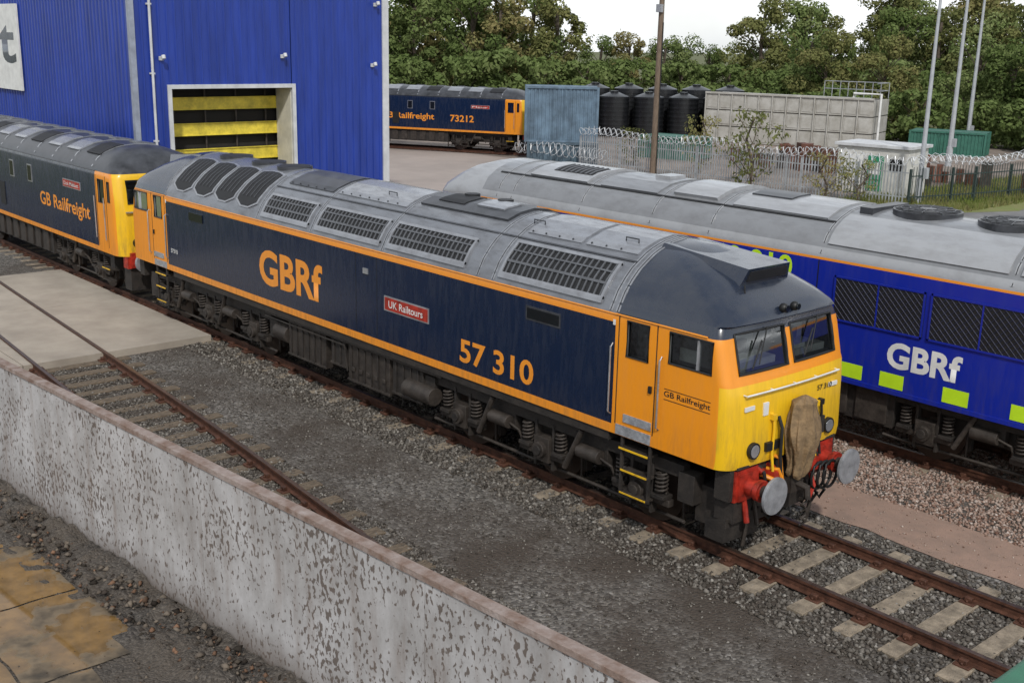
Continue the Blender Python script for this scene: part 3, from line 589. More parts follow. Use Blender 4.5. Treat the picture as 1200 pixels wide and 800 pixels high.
    b=MB(); bogie(b,-4.2,(-2.0,0,2.0),.55,1.12); bogie(b,-15.1,(-2.0,0,2.0),.55,1.12); b.box(-12.3,-6.8,-1.2,1.2,.45,1.12,UND)
    for k in range(7): b.box(-12.2+k*.78,-11.6+k*.78,-1.25,-1.2,.5,1.08,UND2)
    b.obj("bogies",E,bevel=.006)
make_right()

# ------------------------------------------------------------------ tracks
def rail(b,pts):
    prof=[(-.035,0),(.035,0),(.035,-.035),(.01,-.05),(.01,-.125),(.065,-.14),(.065,-.15),(-.065,-.15),(-.065,-.14),(-.01,-.125),(-.01,-.05),(-.035,-.035)]
    n=len(prof)
    rings=[]
    for i,p in enumerate(pts):
        d=Vector(pts[min(i+1,len(pts)-1)])-Vector(pts[max(i-1,0)]); d.normalize(); nrm=Vector((-d.y,d.x,0))
        rings.append([Vector(p)+nrm*a+Vector((0,0,c)) for a,c in prof])
    for i in range(len(pts)-1):
        for k in range(n):
            b.add([rings[i][k],rings[i][(k+1)%n],rings[i+1][(k+1)%n],rings[i+1][k]],[[0,1,2,3]],RAILTOP if k==0 else RUSTR)
    for r in (rings[0],rings[-1]): b.add(r,[list(range(n))],RUSTR)
def smooth_path(P,step=1.2):
    """Hermite curve through P"""
    P=[Vector((*p,0)) for p in P]; out=[]
    for i in range(len(P)-1):
        p0=P[max(i-1,0)];p1=P[i];p2=P[i+1];p3=P[min(i+2,len(P)-1)]; n=max(2,int((p2-p1).length/step))
        for k in range(n):
            t=k/n; d1=(p2-p0)*.5 if i>0 else (p2-p1); d2=(p3-p1)*.5 if i<len(P)-2 else (p2-p1)
            L_=(p2-p1).length; d1=d1.normalized()*L_; d2=d2.normalized()*L_
            q=p1*(2*t**3-3*t**2+1)+d1*(t**3-2*t**2+t)+p2*(-2*t**3+3*t**2)+d2*(t**3-t**2); out.append((q.x,q.y))
    out.append((P[-1].x,P[-1].y)); return out
def track(name,pts,smat,x0,x1,sp=.68,zs=-.16,bury=None):
    E=empty(name); b=MB()
    if len(pts)>2: pts=smooth_path(pts)
    def cl(x): return interp(x,[(p[0],p[1]) for p in pts])
    for s_ in (-.7525,.7525): rail(b,[(p[0],p[1]+s_,0) for p in pts])
    b.obj("rails",E,smooth=False); b=MB(); x=x0
    while x<x1:
        z=zs if bury is None or x>bury else -.185
        y=cl(x); j=random.uniform(-.03,.03); b.box(x-.125+j,x+.125+j,y-1.28+random.uniform(-.05,.05),y+1.28+random.uniform(-.05,.05),-.30,z+random.uniform(-.01,.01),smat)
        z=zs
        for s_ in (-.7525,.7525):
            b.box(x-.1+j,x+.1+j,y+s_-.18,y+s_+.18,z-.02,z+.03,RUSTR); 
            for q in (-.1,.1): b.box(x-.05+j,x+.05+j,y+s_+q-.035,y+s_+q+.035,z+.03,z+.09,RUSTR)
            for q in (-.15,.15): b.cyl((x+j,y+s_+q,z+.03),(x+j,y+s_+q,z+.06),.018,RUSTR,6)
        x+=sp
    b.obj("sleepers",E,bevel=.01); return E
track("railway_track",[(-70,0),(30,0)],SLEEP,-30,14,bury=-1.2)
track("railway_track",[(-60,5.65),(30,5.65)],SLEEP,-20,12,bury=99)
track("railway_track",[(-60,-1.6),(-35,-2.95),(-23.8,-3.75),(-13.5,-4.40),(-9.1,-4.70),(-3.6,-5.2),(4,-5.85),(20,-7.3)],WSLEEP,-14.9,4,zs=-.17)
dx,dy=math.cos(math.radians(28)),math.sin(math.radians(28))
E=empty("railway_track"); b=MB()
for s_ in (-.75,.75): rail(b,[(-44.1-dy*s_+dx*t,35.4+dx*s_+dy*t,0) for t in (-60,1.5)])
b.obj("rails",E,smooth=False)

# ------------------------------------------------------------------ ground
def sheet(name,poly,z,mat,thick=0):
    b=MB(); 
    if thick:
        n=len(poly); v=[(x,y,z-thick) for x,y in poly]+[(x,y,z) for x,y in poly]
        b.add(v,[list(range(n,2*n))]+[[i,(i+1)%n,n+(i+1)%n,n+i] for i in range(n)],mat)
    else: b.add([(x,y,z) for x,y in poly],[list(range(len(poly)))],mat)
    return b.obj(name,smooth=False)
G=-.2
GRASSM=PM("grass_ground",(.10,.13,.035),.95,0,.4,.3,.6,30,col2=(.11,.10,.05))
sheet("ground",[(-600,-400),(600,-400),(600,800),(-600,800)],G-.004,GRASSM)
GR=gravel("yard_gravel",[(.042,.037,.032),(.105,.095,.083),(.19,.175,.155),(.062,.055,.048),(.30,.28,.255)],22,.28,.9,(.058,.044,.033),.92)
sheet("gravel_yard",[(-90,-7.2),(-9.1,-7.62),(30,-4.4),(30,12.5),(-90,12.5)],G,GR)
PINK=PM("pink_stone_dust",(.34,.225,.17),.95,0,.35,3,.5,60,col2=(.25,.175,.135))
def rough_strip(name,x0,x1,ya,yb,z,mat,step=.35):
    n=int((x1-x0)/step); lo=[];hi=[]
    for i in range(n+1):
        x=x0+(x1-x0)*i/n; lo.append((x,ya+.10*noise.noise(Vector((x*.9,1,0)))+.06*noise.noise(Vector((x*3,2,0))))); hi.append((x,yb+.12*noise.noise(Vector((x*.9,7,0)))+.06*noise.noise(Vector((x*3,9,0)))))
    b=MB(); v=[(x,y,z) for x,y in lo]+[(x,y,z) for x,y in hi]; b.add(v,[[i,i+1,n+2+i,n+1+i] for i in range(n)],mat); b.obj(name,smooth=False)
rough_strip("footpath",-14,16,1.66,2.98,G+.012,PINK)
CONC=PM("concrete_slab",(.42,.37,.305),.85,0,.3,.8,.3,25,col2=(.29,.25,.205))
for k,(a,c) in enumerate(((-24.6,-20.0),(-19.98,-15.1))):
    sheet("concrete_crossing",[(a,-5.25+.0),(c,-5.25),(c,-1.0),(a,-1.0)],-.045,CONC,.16)
    sheet("concrete_crossing",[(a,-8.2),(c,-8.2),(c,-5.27),(a,-5.27)],-.043,CONC,.16)
YARD=PM("yard_concrete",(.42,.355,.315),.9,0,.25,.25,.2,20,col2=(.31,.265,.235))
sheet("concrete_yard",[(-120,12.5),(-16.9,12.5),(-16.9,34.5),(-120,29.5)],G+.004,YARD)
sheet("rear_yard",[(-110,29.0),(-18.8,34.6),(-18.8,70),(-110,90)],G+.006,PM("rear_yard_surface",(.27,.22,.185),.9,0,.4,.3,.2,20))
ASPH=PM("asphalt",(.20,.195,.195),.9,0,.25,.6,.3,50)
sheet("road",[(-16.9,12.5),(30,12.5),(60,90),(-19,90)],G+.006,ASPH)
VERGE=PM("verge_grass",(.15,.19,.045),.95,0,.4,1.5,.6,30,col2=(.20,.18,.07))
sheet("grass_verge",[(-21,33.8),(-16.5,33.2),(-14.3,38),(-16.2,48),(-17.6,60),(-21,60)],G+.012,VERGE)
MUD=gravel("dark_mud",[(.03,.025,.021),(.07,.06,.05),(.12,.105,.09),(.04,.034,.029)],30,.8,.9,(.085,.068,.052),.6)
sheet("compound_ground",[(-60,-60),(40,-60),(30,-4.45),(-1.3,-6.93),(-9.1,-7.56),(-30,-9.26)],G+.005,MUD)
def wetslab():
    m=bpy.data.materials.new("wet_muddy_slab"); m.use_nodes=True; nt=m.node_tree; N=nt.nodes; L=nt.links; b=N["Principled BSDF"]
    tc=N.new("ShaderNodeTexCoord"); n=N.new("ShaderNodeTexNoise"); n.inputs["Scale"].default_value=.95; n.inputs["Detail"].default_value=5; n.inputs["Roughness"].default_value=.55; L.new(tc.outputs["Object"],n.inputs[0])
    n2=N.new("ShaderNodeTexNoise"); n2.inputs["Scale"].default_value=5; n2.inputs["Detail"].default_value=6; L.new(tc.outputs["Object"],n2.inputs[0])
    o=-.045
    r=N.new("ShaderNodeValToRGB"); e=r.color_ramp.elements; e[0].position=.40+o; e[0].color=(.06,.047,.033,1); e[1].position=.60+o; e[1].color=(.26,.15,.05,1)
    k=e.new(.488+o); k.color=(.20,.15,.095,1); k=e.new(.51+o); k.color=(.19,.115,.045,1)
    L.new(n.outputs[0],r.inputs[0]); r2=N.new("ShaderNodeValToRGB"); r2.color_ramp.elements[0].position=.3; r2.color_ramp.elements[0].color=(.6,.6,.6,1); r2.color_ramp.elements[1].position=.6; r2.color_ramp.elements[1].color=(1,1,1,1); L.new(n2.outputs[0],r2.inputs[0])
    mx=N.new("ShaderNodeMix"); mx.data_type='RGBA'; mx.blend_type='MULTIPLY'; mx.inputs[0].default_value=1; L.new(r.outputs[0],mx.inputs[6]); L.new(r2.outputs[0],mx.inputs[7]); L.new(mx.outputs[2],b.inputs["Base Color"])
    ro=N.new("ShaderNodeMapRange"); ro.inputs["From Min"].default_value=.495+o; ro.inputs["From Max"].default_value=.512+o; ro.inputs["To Min"].default_value=.7; ro.inputs["To Max"].default_value=.04; L.new(n.outputs[0],ro.inputs[0]); L.new(ro.outputs[0],b.inputs["Roughness"])
    bs=N.new("ShaderNodeMapRange"); bs.inputs["From Min"].default_value=.49+o; bs.inputs["From Max"].default_value=.51+o; bs.inputs["To Min"].default_value=.6; bs.inputs["To Max"].default_value=.0; L.new(n.outputs[0],bs.inputs[0])
    bp=N.new("ShaderNodeBump"); bp.inputs["Distance"].default_value=.02; L.new(bs.outputs[0],bp.inputs["Strength"]); L.new(n2.outputs[0],bp.inputs["Height"]); L.new(bp.outputs[0],b.inputs["Normal"]); return m
SLAB=wetslab()
for (x0,x1,y0,y1) in ((-8.6,-6.75,-9.2,-8.05),(-6.70,-4.95,-9.2,-8.02),(-4.91,-3.0,-9.3,-7.9),(-6.70,-4.95,-10.4,-9.23),(-4.91,-3.0,-10.4,-9.33),(-8.6,-6.75,-10.4,-9.23),(-2.96,-1.0,-10.4,-8.6)):
    n=10; P=[]
    for (ax,ay),(bx_,by) in (((x0,y0),(x1,y0)),((x1,y0),(x1,y1)),((x1,y1),(x0,y1)),((x0,y1),(x0,y0))):
        for k in range(n): t=k/n; qx=ax+(bx_-ax)*t; qy=ay+(by-ay)*t; P.append((qx+.03*noise.noise(Vector((qx*3,qy*3,1))),qy+.03*noise.noise(Vector((qx*3,qy*3,5)))))
    sheet("wet_concrete_slab",P,G+.02,SLAB)
# spoil heaped against the wall
nx,ny=200,34; V=[];F=[]
for i in range(nx):
    x=-14+18*i/(nx-1); yw=-7.62+(x+9.1)*.0805
    for j in range(ny):
        t=j/(ny-1); y=yw-1.05+1.05*t; p=Vector((x*1.3,y*1.3,0)); h_=max(0,noise.noise(p)*.16+noise.noise(p*3.1)*.09+noise.noise(p*9)*.05+.06)*min(1,t*3.2); V.append((x,y,G+.0+h_+(.004 if t>.05 else -.02)))
for i in range(nx-1):
    for j in range(ny-1): a=i*ny+j; F.append([a,a+ny,a+ny+1,a+1])
b=MB(); b.add(V,F,MUD); b.obj("spoil_heap")

# wall
def wallmat():
    m=bpy.data.materials.new("speckled_wall"); m.use_nodes=True; nt=m.node_tree; N=nt.nodes; L=nt.links; b=N["Principled BSDF"]; b.inputs["Roughness"].default_value=.75
    tc=N.new("ShaderNodeTexCoord"); mp=N.new("ShaderNodeMapping"); mp.inputs["Scale"].default_value=(1,1,.62); mp.inputs["Rotation"].default_value=(0,.35,0); L.new(tc.outputs["Object"],mp.inputs[0])
    n1=N.new("ShaderNodeTexNoise"); n1.inputs["Scale"].default_value=1.3; n1.inputs["Detail"].default_value=7; n1.inputs["Roughness"].default_value=.7; L.new(mp.outputs[0],n1.inputs[0])
    r1=N.new("ShaderNodeValToRGB"); r1.color_ramp.elements[0].position=.35; r1.color_ramp.elements[0].color=(.27,.255,.245,1); r1.color_ramp.elements[1].position=.62; r1.color_ramp.elements[1].color=(.47,.46,.46,1); L.new(n1.outputs[0],r1.inputs[0])
    n2=N.new("ShaderNodeTexNoise"); n2.inputs["Scale"].default_value=19; n2.inputs["Detail"].default_value=4; n2.inputs["Roughness"].default_value=.5; n2.inputs["Distortion"].default_value=.3; L.new(mp.outputs[0],n2.inputs[0])
    n3=N.new("ShaderNodeTexNoise"); n3.inputs["Scale"].default_value=1.0; n3.inputs["Detail"].default_value=4; L.new(tc.outputs["Object"],n3.inputs[0])
    ad=N.new("ShaderNodeMath"); ad.operation='MULTIPLY_ADD'; ad.inputs[1].default_value=.35; L.new(n3.outputs[0],ad.inputs[0]); L.new(n2.outputs[0],ad.inputs[2])
    mr=N.new("ShaderNodeMapRange"); mr.inputs["From Min"].default_value=.735; mr.inputs["From Max"].default_value=.775; mr.inputs["To Max"].default_value=.85; L.new(ad.outputs[0],mr.inputs[0])
    mx=N.new("ShaderNodeMix"); mx.data_type='RGBA'; L.new(mr.outputs[0],mx.inputs[0]); L.new(r1.outputs[0],mx.inputs[6]); mx.inputs[7].default_value=(.085,.06,.045,1)
    mp2=N.new("ShaderNodeMapping"); mp2.inputs["Scale"].default_value=(4,4,.5); L.new(tc.outputs["Object"],mp2.inputs[0]); n4=N.new("ShaderNodeTexNoise"); n4.inputs["Scale"].default_value=1.5; n4.inputs["Detail"].default_value=5; L.new(mp2.outputs[0],n4.inputs[0])
    m4=N.new("ShaderNodeMapRange"); m4.inputs["From Min"].default_value=.5; m4.inputs["From Max"].default_value=.75; m4.inputs["To Max"].default_value=.45; L.new(n4.outputs[0],m4.inputs[0])
    mx2=N.new("ShaderNodeMix"); mx2.data_type='RGBA'; L.new(m4.outputs[0],mx2.inputs[0]); L.new(mx.outputs[2],mx2.inputs[6]); mx2.inputs[7].default_value=(.20,.15,.12,1)
    sx=N.new("ShaderNodeSeparateXYZ"); L.new(tc.outputs["Object"],sx.inputs[0]); mz=N.new("ShaderNodeMapRange"); mz.inputs["From Min"].default_value=.3; mz.inputs["From Max"].default_value=-.2; mz.inputs["To Max"].default_value=.7; L.new(sx.outputs[2],mz.inputs[0])
    mx3=N.new("ShaderNodeMix"); mx3.data_type='RGBA'; L.new(mz.outputs[0],mx3.inputs[0]); L.new(mx2.outputs[2],mx3.inputs[6]); mx3.inputs[7].default_value=(.13,.10,.08,1)
    L.new(mx3.outputs[2],b.inputs["Base Color"])
    bp=N.new("ShaderNodeBump"); bp.inputs["Strength"].default_value=.5; bp.inputs["Distance"].default_value=.01; L.new(n2.outputs[0],bp.inputs["Height"]); L.new(bp.outputs[0],b.inputs["Normal"]); return m
WM=wallmat(); CAPM=PM("rusty_wall_cap",(.34,.285,.26),.8,0,.4,4,.5,30,col2=(.15,.085,.055))
E=empty("boundary_wall",(-9.1,-7.6,0),math.atan2(1.0,12.4)); b=MB()
x=-10.0
while x<22: b.box(x,x+3.99,0,.09,G-.1,1.86,WM); x+=4.0
b.obj("wall_panels",E,smooth=False); b=MB(); b.box(-10,22,-.015,.115,1.863,1.895,CAPM); b.box(-10,22,-.022,-.016,1.83,1.895,CAPM); b.obj("wall_cap",E,bevel=.008)

# stones
def stones(name,x0,x1,y0f,y1f,n,rmin,rmax,mat,z=G):
    X=rng.uniform(x0,x1,n); u=rng.uniform(0,1,n); Y0=np.array([y0f(v) for v in X]); Y1=np.array([y1f(v) for v in X]); Y=Y0+(Y1-Y0)*u
    r=(rmin+(rmax-rmin)*rng.random(n)**1.6)[:,None,None]; base=np.array([[1,0,0],[0,1,0],[-1,0,0],[0,-1,0],[0,0,1],[0,0,-1]],float)
    a=rng.uniform(0,6.28,n); ca,sa=np.cos(a),np.sin(a); tl=rng.uniform(-.6,.6,n)
    P=np.repeat(base[None],n,0)*rng.uniform(.55,1.25,(n,6,1))+rng.uniform(-.25,.25,(n,6,3)); P=P*r*np.array([1,.8,.65])
    x=P[:,:,0]*ca[:,None]-P[:,:,1]*sa[:,None]; y=P[:,:,0]*sa[:,None]+P[:,:,1]*ca[:,None]; zz=P[:,:,2]+x*np.tan(tl)[:,None]*.5
    V=np.stack([x+X[:,None],y+Y[:,None],zz+z+r[:,:,0]*.3],-1).reshape(-1,3)
    f=np.array([[0,1,4],[1,2,4],[2,3,4],[3,0,4],[1,0,5],[2,1,5],[3,2,5],[0,3,5]]); F=(f[None]+np.arange(n)[:,None,None]*6).reshape(-1,3)
    return npmesh(name,V,F,mat)
def stonemat(name,cols):
    m=bpy.data.materials.new(name); m.use_nodes=True; N=m.node_tree.nodes; L=m.node_tree.links; N.remove(N["Principled BSDF"]); b=N.new("ShaderNodeBsdfDiffuse")
    g=N.new("ShaderNodeNewGeometry"); r=ramp(N,cols)
    L.new(g.outputs["Random Per Island"],r.inputs[0]); L.new(r.outputs[0],b.inputs[0]); L.new(b.outputs[0],N["Material Output"].inputs[0]); return m
SG=stonemat("grey_ballast",[(.045,.04,.034),(.105,.093,.08),(.18,.165,.145),(.07,.058,.048),(.31,.29,.26)])
SR=stonemat("red_ballast",[(.15,.085,.062),(.30,.20,.155),(.40,.31,.26),(.20,.135,.105),(.50,.43,.38)])
stones("ballast",-16,8,lambda x:-1.75,lambda x:1.6,38000,.02,.055,SG)
stones("ballast",-15,6,lambda x:interp(x,[(-15,-5.2),(4,-6.3)]),lambda x:interp(x,[(-15,-3.2),(4,-4.2)]),22000,.014,.045,SG)
stones("gravel",-15,8,lambda x:interp(x,[(-15,-3.3),(8,-4.6)]),lambda x:-1.65,8000,.008,.030,SG)
stones("gravel",-3,8,lambda x:1.6,lambda x:3.0,900,.008,.028,SR,z=G+.012)
stones("ballast",-6,9,lambda x:2.95,lambda x:7.0,40000,.018,.05,SR)
DB=stonemat("dark_debris",[(.025,.021,.018),(.07,.058,.05),(.18,.15,.12),(.03,.026,.022),(.22,.13,.085)])
stones("gravel",-10,3,lambda x:-10.5,lambda x:interp(x,[(-10,-7.75),(3,-6.7)]),4000,.008,.03,DB)
stones("rubble",-12,3,lambda x:interp(x,[(-12,-8.5),(3,-7.5)]),lambda x:interp(x,[(-12,-7.95),(3,-6.75)]),1500,.015,.07,DB,z=G+.06)

# ------------------------------------------------------------------ blue shed
BCL=PM("blue_cladding",(.016,.046,.30),.40,0,.2,.8,0,10,stretch=(3,3,.5)); TRIM=PM("white_trim",(.58,.59,.60),.5,0,.15,2)
def make_shed():
    E=empty("blue_train_shed"); X=-28.0; Y0,Y1=3.05,13.0; H=11.0; XB=-78
    def corr(b,axis,a0,a1,fix,z0,z1,out,mat):
        p=.30; pts=[]; a=a0
        while a<a1-1e-6:
            for da,d in ((0,0),(.20,0),(.225,.035),(.275,.035),(.30,0)):
                q=min(a+da,a1); pts.append((q,d))
            a+=p
        V=[]
        for q,d in pts:
            for z in (z0,z1): V.append((fix+out*d,q,z) if axis=='y' else (q,fix+out*d,z))
        F=[[2*i,2*i+2,2*i+3,2*i+1] for i in range(len(pts)-1) if abs(pts[i+1][0]-pts[i][0])>1e-6 or abs(pts[i+1][1]-pts[i][1])>1e-6]
        b.add(V,F,mat)
    D0,D1,DZ=4.32,8.92,4.92
    b=MB(); corr(b,'y',Y0+.1,D0,X,G,H,1,BCL); corr(b,'y',D1,Y1-.1,X,G,H,1,BCL); corr(b,'y',D0,D1,X,DZ,H,1,BCL)
    corr(b,'x',XB,X-.1,Y0,G,H,-1,BCL); corr(b,'x',XB,X-.1,Y1,G,H,1,BCL); corr(b,'y',Y0,Y1,XB,G,H,-1,BCL)
    b.obj("walls",E,smooth=False)
    b=MB(); b.hexa([(XB,Y0-.3,H),(X+.2,Y0-.3,H),(X+.2,Y1+.3,H),(XB,Y1+.3,H),(XB,Y0-.3,H+.1),(X+.2,Y0-.3,H+.1),(X+.2,Y1+.3,H+.1),(XB,Y1+.3,H+.1)],TRIM)
    b.obj("roof",E)
    b=MB()
    b.box(X-.15,X+.05,Y0-.06,Y0+.12,G,H,PM("grey_corner",(.30,.33,.40),.5)); b.box(X-.3,X+.06,Y1-.12,Y1+.16,G,H,TRIM)
    b.cyl((X+.10,Y0+.62,G),(X+.10,Y0+.62,H),.045,TRIM,12)
    for z in (1,3.2,5.4,7.6): b.box(X,X+.12,Y0+.54,Y0+.70,z,z+.06,TRIM)
    b.box(X-.05,X+.07,D0-.14,D0,G,DZ+.14,TRIM); b.box(X-.05,X+.07,D1,D1+.14,G,DZ+.14,TRIM); b.box(X-.05,X+.07,D0,D1,DZ,DZ+.14,TRIM)
    REV=PM("cream_lining",(.60,.58,.50),.7,0,.15,2); b.box(X-1.1,X-.06,D1-.02,D1+.05,G,DZ,REV); b.box(X-1.1,X-.06,D0-.05,D0+.02,G,DZ,REV); b.box(X-1.1,X-.06,D0,D1,DZ-.0,DZ+.05,REV)
    b.obj("trim",E,bevel=.006)
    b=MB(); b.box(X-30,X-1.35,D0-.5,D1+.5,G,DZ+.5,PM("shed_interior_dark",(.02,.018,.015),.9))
    YD=PM("yellow_door",(.78,.62,.06),.5,0,.25,3)
    b.obj("interior",E); b=MB()
    for k in range(6):
        z=4.58-k*.90; b.box(X-1.2,X-1.10,D0+.02,D1-.02,z-.44,z,YD)
        b.box(X-1.1,X-1.06,D0+.02,D1-.02,z-.03,z,YD); b.box(X-1.1,X-1.06,D0+.02,D1-.02,z-.44,z-.41,YD)
    for y in (D0+.6,D0+1.8,D0+3.0,D0+4.2): b.box(X-1.26,X-1.21,y-.03,y+.03,0,DZ,UND2)
    b.obj("striped_door",E,bevel=.005)
    b=MB()
    for y,z in ((Y0+.95,5.9),(8.55,6.0),(12.4,5.7),(12.55,7.9)):
        b.box(X+.03,X+.10,y-.07,y+.07,z-.05,z+.08,TRIM); b.tube([(X+.08,y,z+.05),(X+.24,y,z+.08)],.02,TRIM); b.cyl((X+.24,y,z+.12),(X+.28,y,z),.07,TRIM,12)
    b.box(X-33,X-10.35,Y0-.14,Y0-.06,4.4,7.7,WHITE); b.obj("wall_lights_and_board",E,bevel=.004)
    text("Railfreight","sign_lettering",E,(X-32.0,Y0-.145,4.9),(1,0,0),(0,0,1),21.3,2.3,NAVY,.02)
make_shed()

# ------------------------------------------------------------------ far yard
def container(name,loc,rz,L,W,H,mat,base=False):
    E=empty(name,loc,rz); b=MB()
    for sgn in (-1,1):
        pts=[];a=-L/2+.12
        while a<L/2-.12:
            for da,d in ((0,0),(.07,0),(.11,-.04),(.18,-.04),(.22,0)): pts.append((min(a+da,L/2-.12),d))
            a+=.22
        V=[]
        for q,d in pts:
            for z in (.1,H-.1): V.append((q,sgn*(W/2-.01+d),z))
        b.add(V,[[2*i,2*i+2,2*i+3,2*i+1] for i in range(len(pts)-1)],mat)
        for z in (0,H-.12): b.box(-L/2,L/2,sgn*W/2-.06,sgn*W/2+.01,z,z+.12,mat)
        for x in (-L/2,L/2-.13): b.box(x,x+.13,sgn*W/2-.07,sgn*W/2+.015,0,H,mat)
        b.box(sgn*(L/2-.02),sgn*(L/2-.06),-W/2,W/2,.1,H-.1,mat)
    b.box(-L/2+.05,L/2-.05,-W/2+.05,W/2-.05,H-.06,H-.02,mat); b.box(-L/2+.05,L/2-.05,-W/2+.08,W/2-.08,.05,H-.08,mat)
    for y in (-.55,-.2,.2,.55): b.cyl((L/2,y,.1),(L/2,y,H-.1),.025,mat,8)
    for x in (-.5,-.15,.15,.5): b.cyl((x,-W/2-.02,.1),(x,-W/2-.02,H-.1),.025,mat,8)
    b.obj("container_body",E,smooth=False); return E
CB=PM("blue_grey_container",(.13,.20,.27),.6,0,.3,1.5); CB2=PM("grey_blue_container",(.09,.14,.18),.6,0,.3,1.5)
container("shipping_container",(-40.0,33.9,1.10),math.radians(48.4),4.25,2.3,3.15,CB)
container("shipping_container",(-39.9,33.95,G),math.radians(48.4),4.1,2.2,1.28,CB2)
TK=PM("black_plastic",(.014,.015,.017),.3,0,.2)
for i in range(11):
    rw=i%2; j=i//2
    E=empty("water_tank",(-54.2+j*1.75-rw*1.2,49.4+j*2.0+rw*2.9,G)); b=MB(); R=1.15; hh_=3.0 if rw==0 else 3.5
    b.cyl((0,0,0),(0,0,hh_),R,TK,32); b.cyl((0,0,hh_),(0,0,hh_+.3),R,TK,32,r1=.35); b.cyl((0,0,hh_+.3),(0,0,hh_+.4),.33,TK,20)
    for k in range(int(hh_/.33)): b.cyl((0,0,.2+k*.33),(0,0,.30+k*.33),R+.05,TK,32)
    b.obj("tank_body",E)
CT=PM("concrete_panel",(.46,.45,.42),.85,0,.35,1.2,.3,15,col2=(.30,.285,.25)); CTD=PM("panel_joint",(.13,.12,.105),.9)
def tankhouse():
    A=Vector((-46.1,54.6)); B=Vector((-34.4,58.2)); rz=math.atan2(B.y-A.y,B.x-A.x); Lh=(B-A).length
    E=empty("concrete_storage_tank",(A.x,A.y,G),rz); b=MB(); n=12; w=Lh/n; D=4.2; H=3.5
    b.box(0.05,Lh-.05,.06,D-.06,0,H-.05,CTD)
    for i in range(n):
        for k in range(3): b.box(i*w+.05,(i+1)*w-.05,-.02,.10,k*H/3+.04,(k+1)*H/3-.04,CT); b.box(i*w+.16,(i+1)*w-.16,-.05,-.02,k*H/3+.16,(k+1)*H/3-.16,CT)
        b.box(i*w-.04,i*w+.04,-.12,.02,0,H,CT)
    for i in range(4):
        for k in range(3): b.box(Lh-.08,Lh+.02,i*D/4+.05,(i+1)*D/4-.05,k*H/3+.04,(k+1)*H/3-.04,CT)
    b.box(-.05,Lh+.05,-.14,.0,H-.02,H+.12,CT)
    b.box(Lh*.05,Lh*.95,.3,1.8,H,H+.06,WHITE)
    b.obj("tank_panels",E,bevel=.01); b=MB()
    for x in np.linspace(Lh*.62,Lh,9): b.cyl((x,D-.3,H),(x,D-.3,H+1.1),.03,SILVER,6)
    for z in (.55,1.08): b.tube([(Lh*.62,D-.3,H+z),(Lh,D-.3,H+z),(Lh,.6,H+z)],.03,SILVER)
    b.tube([(Lh-1.5,.3,H+.1),(Lh-1.5,.3,H+.4),(Lh+.4,.3,H+.4),(Lh+.4,.3,0)],.09,WHITE,10)
    b.box(Lh+.4,Lh+2.6,.2,2.2,0,.12,CT); b.obj("handrail",E)
tankhouse()
E=empty("equipment_hut",(-21.6,38.4,G),math.radians(8)); b=MB(); HW=PM("cream_render",(.60,.59,.55),.8,0,.15); GD=PM("green_door",(.03,.25,.13),.5)
b.box(-1.8,1.8,-1.2,1.2,0,2.3,HW); b.box(-1.95,1.95,-1.35,1.35,2.3,2.45,TRIM); b.box(-.2,.6,-1.23,-1.19,.2,1.9,GD); b.box(-.05,.45,-1.25,-1.22,1.0,1.55,WHITE); b.box(.9,1.5,-1.23,-1.19,1.2,1.8,BLACK); b.box(-1.5,-.5,-1.24,-1.2,.4,1.9,WHITE)
b.obj("hut_body",E,bevel=.01)
GC=PM("green_container_paint",(.04,.15,.11),.6)
container("green_container",(-30.6,62.0,G),math.radians(20),5.0,2.4,1.6,GC)
container("green_container",(-38.5,42.5,G),math.radians(15),4.0,2.2,1.4,GC)
E=empty("scrap_pile",(-27.5,44.5,G)); b=MB(); BRN=PM("rusty_scrap",(.17,.07,.045),.8,0,.4,4)
for i in range(80):
    x=random.gauss(0,3.6);y=random.gauss(0,.8);s_=random.uniform(.15,.5); a=random.uniform(0,3); 
    b.hexa([(x+s_*dx_*math.cos(a)-s_*.6*dy_*math.sin(a),y+s_*dx_*math.sin(a)+s_*.6*dy_*math.cos(a),z) for z in (0,random.uniform(.3,1.5)) for dx_,dy_ in ((-1,-1),(1,-1),(1,1),(-1,1))],random.choice([BRN,RUSTR,UND2]))
b.obj("scrap",E)
PAL=PM("galvanised_steel",(.40,.425,.44),.5,.3,.2,3); DKF=PM("dark_green_fence",(.03,.05,.045),.6)
def fence(name,pts,H,pitch,mat,w=.065):
    E=empty(name); b=MB()
    for (x0,y0),(x1,y1) in zip(pts,pts[1:]):
        Ln=math.hypot(x1-x0,y1-y0); n=int(Ln/pitch); ux,uy=(x1-x0)/Ln,(y1-y0)/Ln
        def bx(c,hw,d0,d1,z0,z1):
            cx,cy=x0+ux*c,y0+uy*c; b.hexa([(cx+ux*a-uy*d,cy+uy*a+ux*d,z) for z in (z0,z1) for a,d in ((-hw,d0),(hw,d0),(hw,d1),(-hw,d1))],mat)
        for i in range(n):
            c=(i+.5)*pitch; bx(c,w/2,-.02,.0,G+.05,G+H-.08+random.uniform(-.02,.02)); bx(c,w/5,-.02,0,G+H-.08,G+H)
        for z in (.35,H-.45): bx(Ln/2,Ln/2,.0,.04,G+z,G+z+.05)
        k=0
        while k<=Ln: bx(min(k,Ln-.05),.05,.0,.1,G,G+H-.1); k+=2.75
    b.obj("pales",E,smooth=False)
fence("palisade_fence",[(-37.6,33.2),(-32.5,33.9),(-23.4,34.2),(-18.3,35.2)],1.9,.155,PAL)
fence("mesh_fence",[(-18.2,35.3),(-17.2,39.5),(-16.6,43.5),(-16.6,52)],1.75,.20,DKF,.03)
E=empty("razor_wire"); b=MB(); WIRE=PM("wire_white",(.70,.72,.74),.4,.2)
